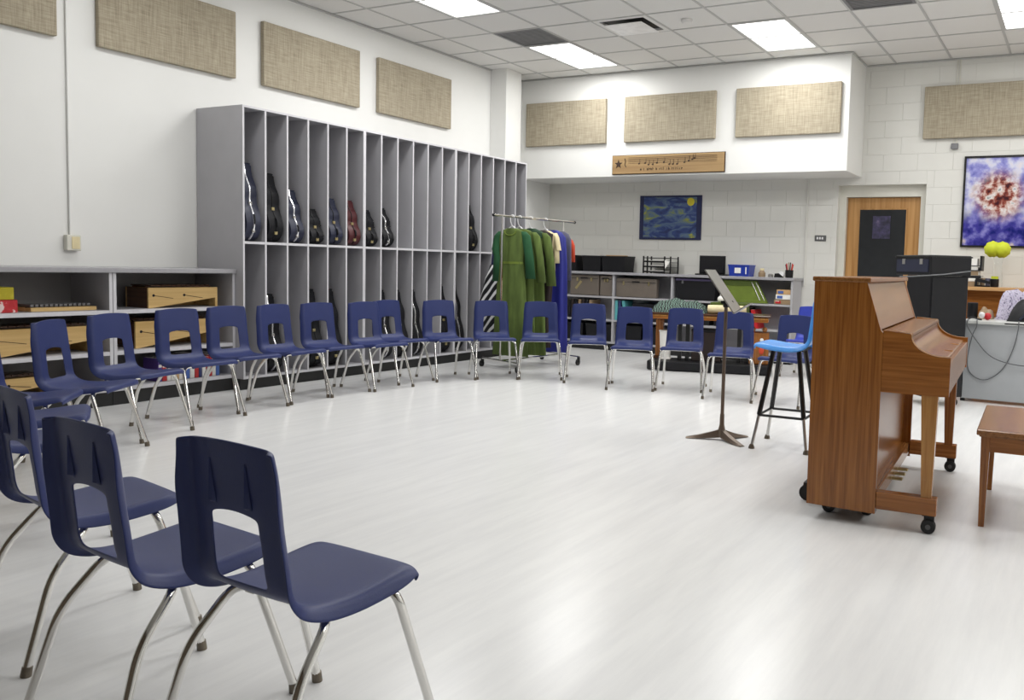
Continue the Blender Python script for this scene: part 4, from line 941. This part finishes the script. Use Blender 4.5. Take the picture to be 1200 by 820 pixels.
garment('orange red costume at the far right end of the clothes rack', 8.86, M['orange'], [(1.50, .03, .02, 0), (1.48, .06, .03, .0), (1.42, .09, .03, .0), (1.22, .10, .03, .0)], None, None, .0, 0, .15, 6)
garment('navy costume with a black and white striped skirt left of the green dress', 8.075, M['navycloth'], [(1.55, .04, .02, 0), (1.52, .09, .026, 0), (1.46, .12, .028, 0), (1.2, .12, .028, -.02), (1.05, .12, .028, -.04)], None, None, -.33, 0, .1, 5,
        lambda t, x, y: obj('skirt', cloth(nb(), (x, y), [(1.16, .13, .03, -.03), (1.0, .17, .032, -.06), (.7, .22, .034, -.10), (.36, .25, .036, -.13)], 36, .2, 7), M['zebra'], t, smooth=True, ang=2))
# ---------------------------------------------------------------- covered table before the rear shelf
TA = math.radians(17)
t = thing('instrument_table', 'long wooden instrument table on a black base behind the rear chairs', 'table', (-3.74, 8.98, 0), TA)
def TP(n, bm, mat, p=t, smooth=False): return obj(n, bm, mat, p, world=False, smooth=smooth)
TP('base', box(nb(), -.71, .71, -.02, .42, .012, .115, .012, 2), M['black'])
for x in (-.36, -.27, .33, .42): TP('post', box(nb(), x - .022, x + .022, .16, .21, .115, .61), M['blackm'])
TP('frame', box(nb(), -.66, .66, -.02, .44, .60, .655, .004), M['oakh'])
TP('top_board', box(nb(), -.68, .68, -.04, .46, .655, .675, .004), M['darkwood'])
TP('edge_strip', box(nb(), -.66, .66, -.025, -.02, .632, .648), M['oakleg'])
def lump(bm, x0, x1, y0, y1, z0, h, nx=24, ny=8, amp=.02, seed=1):
    r = random.Random(seed); g = []
    for i in range(nx + 1):
        row = []
        for j in range(ny + 1):
            u, v = i / nx, j / ny; e = min(1, min(u, 1 - u) * 7) ** .5 * min(1, min(v, 1 - v) * 5) ** .5
            z = z0 + h * e * (1 + .25 * math.sin(u * 9 + seed) * math.cos(v * 5)) + r.uniform(-amp, amp) * e
            row.append(bm.verts.new((x0 + (x1 - x0) * u, y0 + (y1 - y0) * v, z)))
        g.append(row)
    b = [[bm.verts.new((vv.co.x, vv.co.y, z0)) for vv in row] for row in g]
    for i in range(nx):
        for j in range(ny):
            bm.faces.new((g[i][j], g[i + 1][j], g[i + 1][j + 1], g[i][j + 1])); bm.faces.new((b[i][j + 1], b[i + 1][j + 1], b[i + 1][j], b[i][j]))
    for i in range(nx): bm.faces.new((b[i][0], b[i + 1][0], g[i + 1][0], g[i][0])); bm.faces.new((g[i][ny], g[i + 1][ny], b[i + 1][ny], b[i][ny]))
    for j in range(ny): bm.faces.new((g[0][j], g[0][j + 1], b[0][j + 1], b[0][j])); bm.faces.new((b[nx][j], b[nx][j + 1], g[nx][j + 1], g[nx][j]))
    return bm
def ontable(name, lab, cat, bm, mat, z=.676, smooth=True):
    o = obj(name, bm, mat, None, smooth=smooth, ang=1.2); o.location = (-3.74, 8.98, 0); o.rotation_euler = (0, 0, TA); return tag(o, lab, cat)
ontable('patterned_cloth', 'heap of green black and white patterned cloth on the instrument table', 'cloth', lump(nb(), -.68, -.06, .02, .42, .676, .125, amp=.012), M['stripes'])
bm = nb(); lathe(bm, (-.04, .10, .727), [(.02, 0), (.048, .005), (.05, .1), (.05, .40), (.044, .44), (.02, .445)], 18, 'x'); ontable('cloth_roll', 'cream cloth roll lying on the instrument table behind the music stand', 'roll', bm, M['cream'])
bm = nb(); prism(bm, [(-.02, .2), (.40, .2), (.42, .42), (.0, .42)], 'xy', .677, .80); ontable('folded_cloth', 'folded lime green cloth behind the cream roll', 'cloth', bm, M['limedark'], smooth=False)
bm = nb()
for c, r in (((.09, .25, .838), .036), ((.14, .26, .836), .034), ((.115, .27, .88), .036)): ball(bm, c, r, seg=10)
ontable('white_bundle', 'small white knotted bundle on top of the cloths behind the stand pole', 'bundle', bm, M['paper'])
def onbase(lab, x, y, w, d, h, mat, name, cat, z=.116):
    t2 = thing(name, lab, cat, (-3.74 + x * math.cos(TA) - y * math.sin(TA), 8.98 + x * math.sin(TA) + y * math.cos(TA), z), TA)
    obj('body', box(nb(), -w / 2, w / 2, -d / 2, d / 2, 0, h, .008, 2), mat, t2, world=False); return t2
t2 = onbase('pale grey pail on the black base under the instrument table', -.53, .2, .13, .13, .02, M['paper'], 'pail', 'pail')
bm = nb(); lathe(bm, (0, 0, .02), [(.06, 0), (.075, .30), (.08, .305), (.08, .32)], 18); obj('wall', bm, M['paper'], t2, world=False, smooth=True)
t2 = onbase('dark box on the base under the middle of the instrument table', -.05, .25, .34, .2, .34, M['brown'], 'box', 'box'); obj('lid', box(nb(), -.175, .175, -.105, .105, .34, .37, .004), M['black'], t2, world=False)
t2 = onbase('brown wooden box with red and white ornaments seen through a chair back', .56, .2, .22, .2, .36, M['oakv'], 'box', 'box')
for sx in (-.07, .06): obj('knob', ball(nb(), (sx, -.1, .40), .03, seg=10), M['oakv'], t2, world=False, smooth=True)
obj('red_ornament', ball(nb(), (.03, -.105, .16), .03, 1, .5, 1.6, 10), M['orange'], t2, world=False, smooth=True); obj('white_ornament', ball(nb(), (.03, -.108, .28), .022, 1, .5, 1, 10), M['white'], t2, world=False, smooth=True)
t2 = onbase('tall brown wooden stand under the left end of the instrument table', -.62, .33, .09, .09, .46, M['oakv'], 'wooden_stand', 'stand')
obj('foot', box(nb(), -.06, .06, -.06, .06, 0, .03), M['darkwood'], t2, world=False)
# ---------------------------------------------------------------- black cabinets right of the door
CA = math.atan2(.653, .757)
t = thing('rolling_cabinet', 'tall black rolling equipment cabinet behind the piano', 'cabinet', (-1.21, 8.0, 0), CA)
def KP(n, bm, mat, p, smooth=False): return obj(n, bm, mat, p, world=False, smooth=smooth)
KP('body', box(nb(), 0, .385, 0, .40, .085, 1.185, .006), M['black'], t)
KP('door', box(nb(), .012, .373, -.012, 0, .10, 1.17, .003), M['black'], t)
bm = nb(); box(bm, .385, .40, .17, .195, .75, 1.02, .003); KP('handle', bm, M['blackm'], t)
for x in (.05, .33):
    for y in (.05, .35):
        KP('caster', caster(nb(), x, y, .034, .022), M['rubber'], t, True)
t = thing('equipment_case', 'wide black equipment case lying on the black rolling cabinet', 'case', (-1.21, 8.0, 1.187), CA)
KP('body', box(nb(), -.008, .405, -.008, .60, 0, .185, .008), M['black'], t)
KP('edge_rail', box(nb(), -.012, .409, -.012, .604, .165, .178), M['blackm'], t)
for y in (.12, .42): KP('latch', box(nb(), -.016, -.008, y, y + .05, .10, .15), M['steel'], t)
KP('front_panel', box(nb(), -.014, -.008, .03, .57, .03, .145), M['casenavy'], t)
KP('foot_rail', box(nb(), 0, .39, 0, .59, -.001, .0), M['rubber'], t)
bm = nb(); tube(bm, [(-1.46, 7.87, 1.17), (-1.35, 7.9, 1.175), (-1.21, 7.93, 1.188), (-1.1, 8.02, 1.20), (-.90, 8.19, 1.235)], .006, 6); tag(obj('cord', bm, M['cord'], smooth=True), 'thin grey cord tied across the black cabinet behind the piano', 'cord')
# ---------------------------------------------------------------- grey desk and things on it
t = thing('desk', 'grey panelled desk with pale top at the right edge behind the bench', 'desk', (.2, 9.0, 0))
obj('front_panel', box(nb(), -.975, 1.6, 8.62, 8.65, .03, .745, .003), M['deskgrey'], t); obj('side_panel', box(nb(), -.975, -.945, 8.65, 9.40, .03, .745), M['deskgrey'], t); obj('side_panel', box(nb(), 1.57, 1.6, 8.65, 9.40, .03, .745), M['deskgrey'], t)
obj('top', box(nb(), -.99, 1.62, 8.58, 9.42, .745, .775, .004), M['desktop'], t)
for x in (-.96, 1.58):
    for y in (8.66, 9.38): obj('foot', box(nb(), x - .02, x + .02, y - .02, y + .02, 0, .03), M['rubber'], t)
obj('cable_slot', box(nb(), -.62, -.30, 8.577, 8.58, .755, .765), M['black'], t)
for lab, pts in (('grey cord looping down the front of the desk', [(-.50, 8.62, .782), (-.50, 8.574, .782), (-.50, 8.567, .72), (-.53, 8.60, .55), (-.60, 8.607, .36), (-.70, 8.607, .25), (-.80, 8.607, .22), (-.90, 8.607, .28), (-.93, 8.607, .40), (-.90, 8.60, .62), (-.86, 8.567, .72), (-.86, 8.574, .782), (-.86, 8.62, .782)]),
                 ('grey cord sagging across the desk front to the right', [(-.94, 8.62, .782), (-.94, 8.574, .782), (-.94, 8.562, .72), (-.85, 8.58, .58), (-.74, 8.585, .46), (-.60, 8.585, .40), (-.40, 8.585, .38), (-.10, 8.585, .42), (.1, 8.585, .5)])):
    P3 = []; V = [Vector(p) for p in pts]; V = [V[0]] + V + [V[-1]]
    for a, b, c, d in zip(V, V[1:], V[2:], V[3:]):
        for k in range(5):
            u = k / 5; P3.append(.5 * ((2 * b) + (c - a) * u + (2 * a - 5 * b + 4 * c - d) * u * u + (3 * b - a - 3 * c + d) * u ** 3))
    bm = nb(); tube(bm, P3, .005, 6); tag(obj('cord', bm, M['cord'], smooth=True), lab, 'cord', 'cords on the desk front')
ZD = .776
bm = nb(); lathe(bm, (-.955, 9.05, ZD), [(.045, 0), (.05, .01), (.05, .15), (.046, .155)], 16); tag(obj('black_canister', bm, M['black'], smooth=True, loc=(-.955, 9.05, ZD)), 'black canister on the left end of the grey desk', 'canister')
t = thing('desk_toy', 'small red and white round ornament on the grey desk', 'ornament', (-.80, 8.80, ZD))
obj('red_ball', ball(nb(), (-.79, 8.80, ZD + .035), .035, seg=12), M['red'], t, smooth=True); obj('white_ball', ball(nb(), (-.84, 8.79, ZD + .045), .03, seg=12), M['white'], t, smooth=True)
bm = nb(); tube(bm, fillet([(-.95, 8.70, ZD + .008), (-.91, 8.68, ZD + .03), (-.87, 8.70, ZD + .01), (-.83, 8.67, ZD + .008)], .02), .008, 6); tag(obj('cable_knot', bm, M['black'], smooth=True), 'short black cable on the front left corner of the desk', 'cable')
t = thing('shoulder_bag', 'dark grey shoulder bag lying on the desk at the right edge', 'bag', (-.35, 8.95, ZD))
o = obj('body', lump(nb(), -.62, .10, 8.75, 8.98, ZD, .17, 18, 8, .004, 3), M['slate'] if False else M['black'], t, smooth=True, ang=1.2)
bm = nb(); tube(bm, fillet([(-.5, 8.74, ZD + .02), (-.4, 8.72, ZD + .15), (-.1, 8.72, ZD + .15), (.0, 8.74, ZD + .02)], .06), .010, 6); obj('strap', bm, M['casenavy'], t, smooth=True)
tag(obj('scarf', lump(nb(), -.74, -.27, 9.0, 9.26, ZD, .27, 18, 10, .014, 5), M['scarf'], smooth=True, ang=1.2), 'lilac and white patterned scarf heaped on the dark bag', 'scarf')
bm = nb(); pts = [Vector((-.33 + .05 * math.cos(a), 8.985, ZD + .26 + .075 * math.sin(a))) for a in [2 * PI * k / 18 for k in range(19)]]; tube(bm, pts, .016, 8); tag(obj('lanyard', bm, M['lime'], smooth=True), 'lime green looped strap on the scarf at the right edge', 'strap')
tag(obj('folded_cloth', lump(nb(), -.90, -.76, 8.95, 9.2, ZD, .09, 10, 8, .01, 8), M['jar'], smooth=True, ang=1.2), 'small heap of tan cloth left of the lilac scarf', 'cloth')
obj_bag = obj('garment_bag', lump(nb(), -.25, .3, 9.02, 9.36, ZD, .30, 14, 8, .006, 9), M['robe'], smooth=True, ang=1.2); tag(obj_bag, 'royal blue bag on the desk at the right picture edge', 'bag')
# light wood desk by the rear wall
t = thing('wooden_desk', 'light wooden desk along the rear wall under the poster', 'desk', (-.2, 10.4, 0))
obj('top', box(nb(), -1.30, 1.2, 10.05, YB - .009, 1.035, 1.075, .003), M['lightwood'], t); obj('front_panel', box(nb(), -1.28, 1.18, 10.20, 10.22, .02, 1.035), M['oakh'], t)
for x in (-1.28, 1.15): obj('side_panel', box(nb(), x, x + .03, 10.07, YB - .01, 0, 1.035), M['lightwood'], t)
ZT = 1.076
for k, (z, h, x0, x1, m_, lab) in enumerate(((0, .055, -1.21, -1.02, M['jar'], 'tan thick book at the bottom of the stack beside the black cabinet'), (.056, .035, -1.21, -1.04, M['paper'], 'white book, second from the bottom of the stack beside the black cabinet'), (.092, .03, -1.20, -1.0, M['black'], 'black book in the middle of the stack beside the black cabinet'), (.123, .05, -1.21, -1.03, M['jar'], 'cream book above the black one in the stack by the cabinet'))):
    b = thing('book', lab, 'book', ((x0 + x1) / 2, 10.25, ZT + z), 0, 'stacked books beside the black cabinet'); obj('cover', box(nb(), x0, x1, 10.14, 10.38, ZT + z, ZT + z + h - .001, .003), m_, b); obj('pages', box(nb(), x0 + .004, x1 + .002, 10.142, 10.37, ZT + z + .006, ZT + z + h - .007), M['paper'], b)
t = thing('desk_tray', 'black wire desk tray with papers on top of the books', 'tray', (-1.12, 10.25, ZT + .175))
obj('base', box(nb(), -1.21, -1.0, 10.13, 10.38, ZT + .174, ZT + .182), M['black'], t); obj('back', box(nb(), -1.02, -1.0, 10.13, 10.38, ZT + .182, ZT + .34), M['black'], t); obj('upper_shelf', box(nb(), -1.19, -1.02, 10.15, 10.38, ZT + .225, ZT + .233), M['black'], t)
obj('paper_stack', box(nb(), -1.21, -1.04, 10.16, 10.36, ZT + .183, ZT + .215), M['paper'], t); obj('paper_stack', box(nb(), -1.20, -1.05, 10.16, 10.36, ZT + .234, ZT + .31), M['paper'], t)
t = thing('stapler', 'black stapler on the light wooden desk right of the books', 'stapler', (-1.02, 10.12, ZT))
bm = nb(); prism(bm, [(-1.06, ZT), (-.90, ZT), (-.90, ZT + .015), (-1.06, ZT + .02)], 'xz', 10.09, 10.13); obj('base', bm, M['blackm'], t)
bm = nb(); prism(bm, [(-1.06, ZT + .06), (-.90, ZT + .03), (-.90, ZT + .06), (-1.05, ZT + .10)], 'xz', 10.095, 10.125); box(bm, -1.06, -1.035, 10.10, 10.12, ZT + .015, ZT + .07); obj('arm', bm, M['black'], t)
for k, (x, m_, lab) in enumerate(((-.99, M['jar'], 'tan cup on the light wooden desk by the books'), (-.935, M['slate'], 'grey cup on the light wooden desk, middle of three'))):
    bm = nb(); lathe(bm, (x, 10.2, ZT), [(.022, 0), (.028, .09), (.028, .095)], 14); tag(obj('cup', bm, m_, smooth=True, loc=(x, 10.2, ZT)), lab, 'cup', 'cups on the light wooden desk')
t = thing('note_holder', 'black cup holding lime sticky notes on the light wooden desk', 'note holder', (-.87, 10.2, ZT))
bm = nb(); lathe(bm, (-.865, 10.2, ZT), [(.04, 0), (.045, .01), (.045, .09)], 14); obj('cup', bm, M['black'], t, smooth=True); obj('notes', box(nb(), -.90, -.83, 10.17, 10.23, ZT + .091, ZT + .12), M['lemon'], t)
t = thing('vase', 'clear glass vase with two yellow paper balls under the poster', 'vase', (-.86, 10.45, ZT))
gl = bpy.data.materials.new('clear_glass'); gl.use_nodes = True; bs = gl.node_tree.nodes['Principled BSDF']; bs.inputs['Transmission Weight'].default_value = 1; bs.inputs['Roughness'].default_value = .05; bs.inputs['IOR'].default_value = 1.2; bs.inputs['Base Color'].default_value = (.95, .97, .97, 1)
bm = nb(); lathe(bm, (-.86, 10.45, ZT), [(.05, 0), (.055, .01), (.05, .12), (.04, .26), (.055, .34)], 18); obj('glass', bm, gl, t, smooth=True)
for x, z in ((-.925, .425), (-.825, .42)):
    bm = nb(); ball(bm, (x, 10.45, ZT + z), .092, seg=20)
    for v in bm.verts: v.co += (v.co - Vector((x, 10.45, ZT + z))) * (.05 * math.sin(9 * math.atan2(v.co.z - ZT - z, v.co.x - x)))
    obj('paper_ball', bm, M['lemon'], t, smooth=True, ang=2)
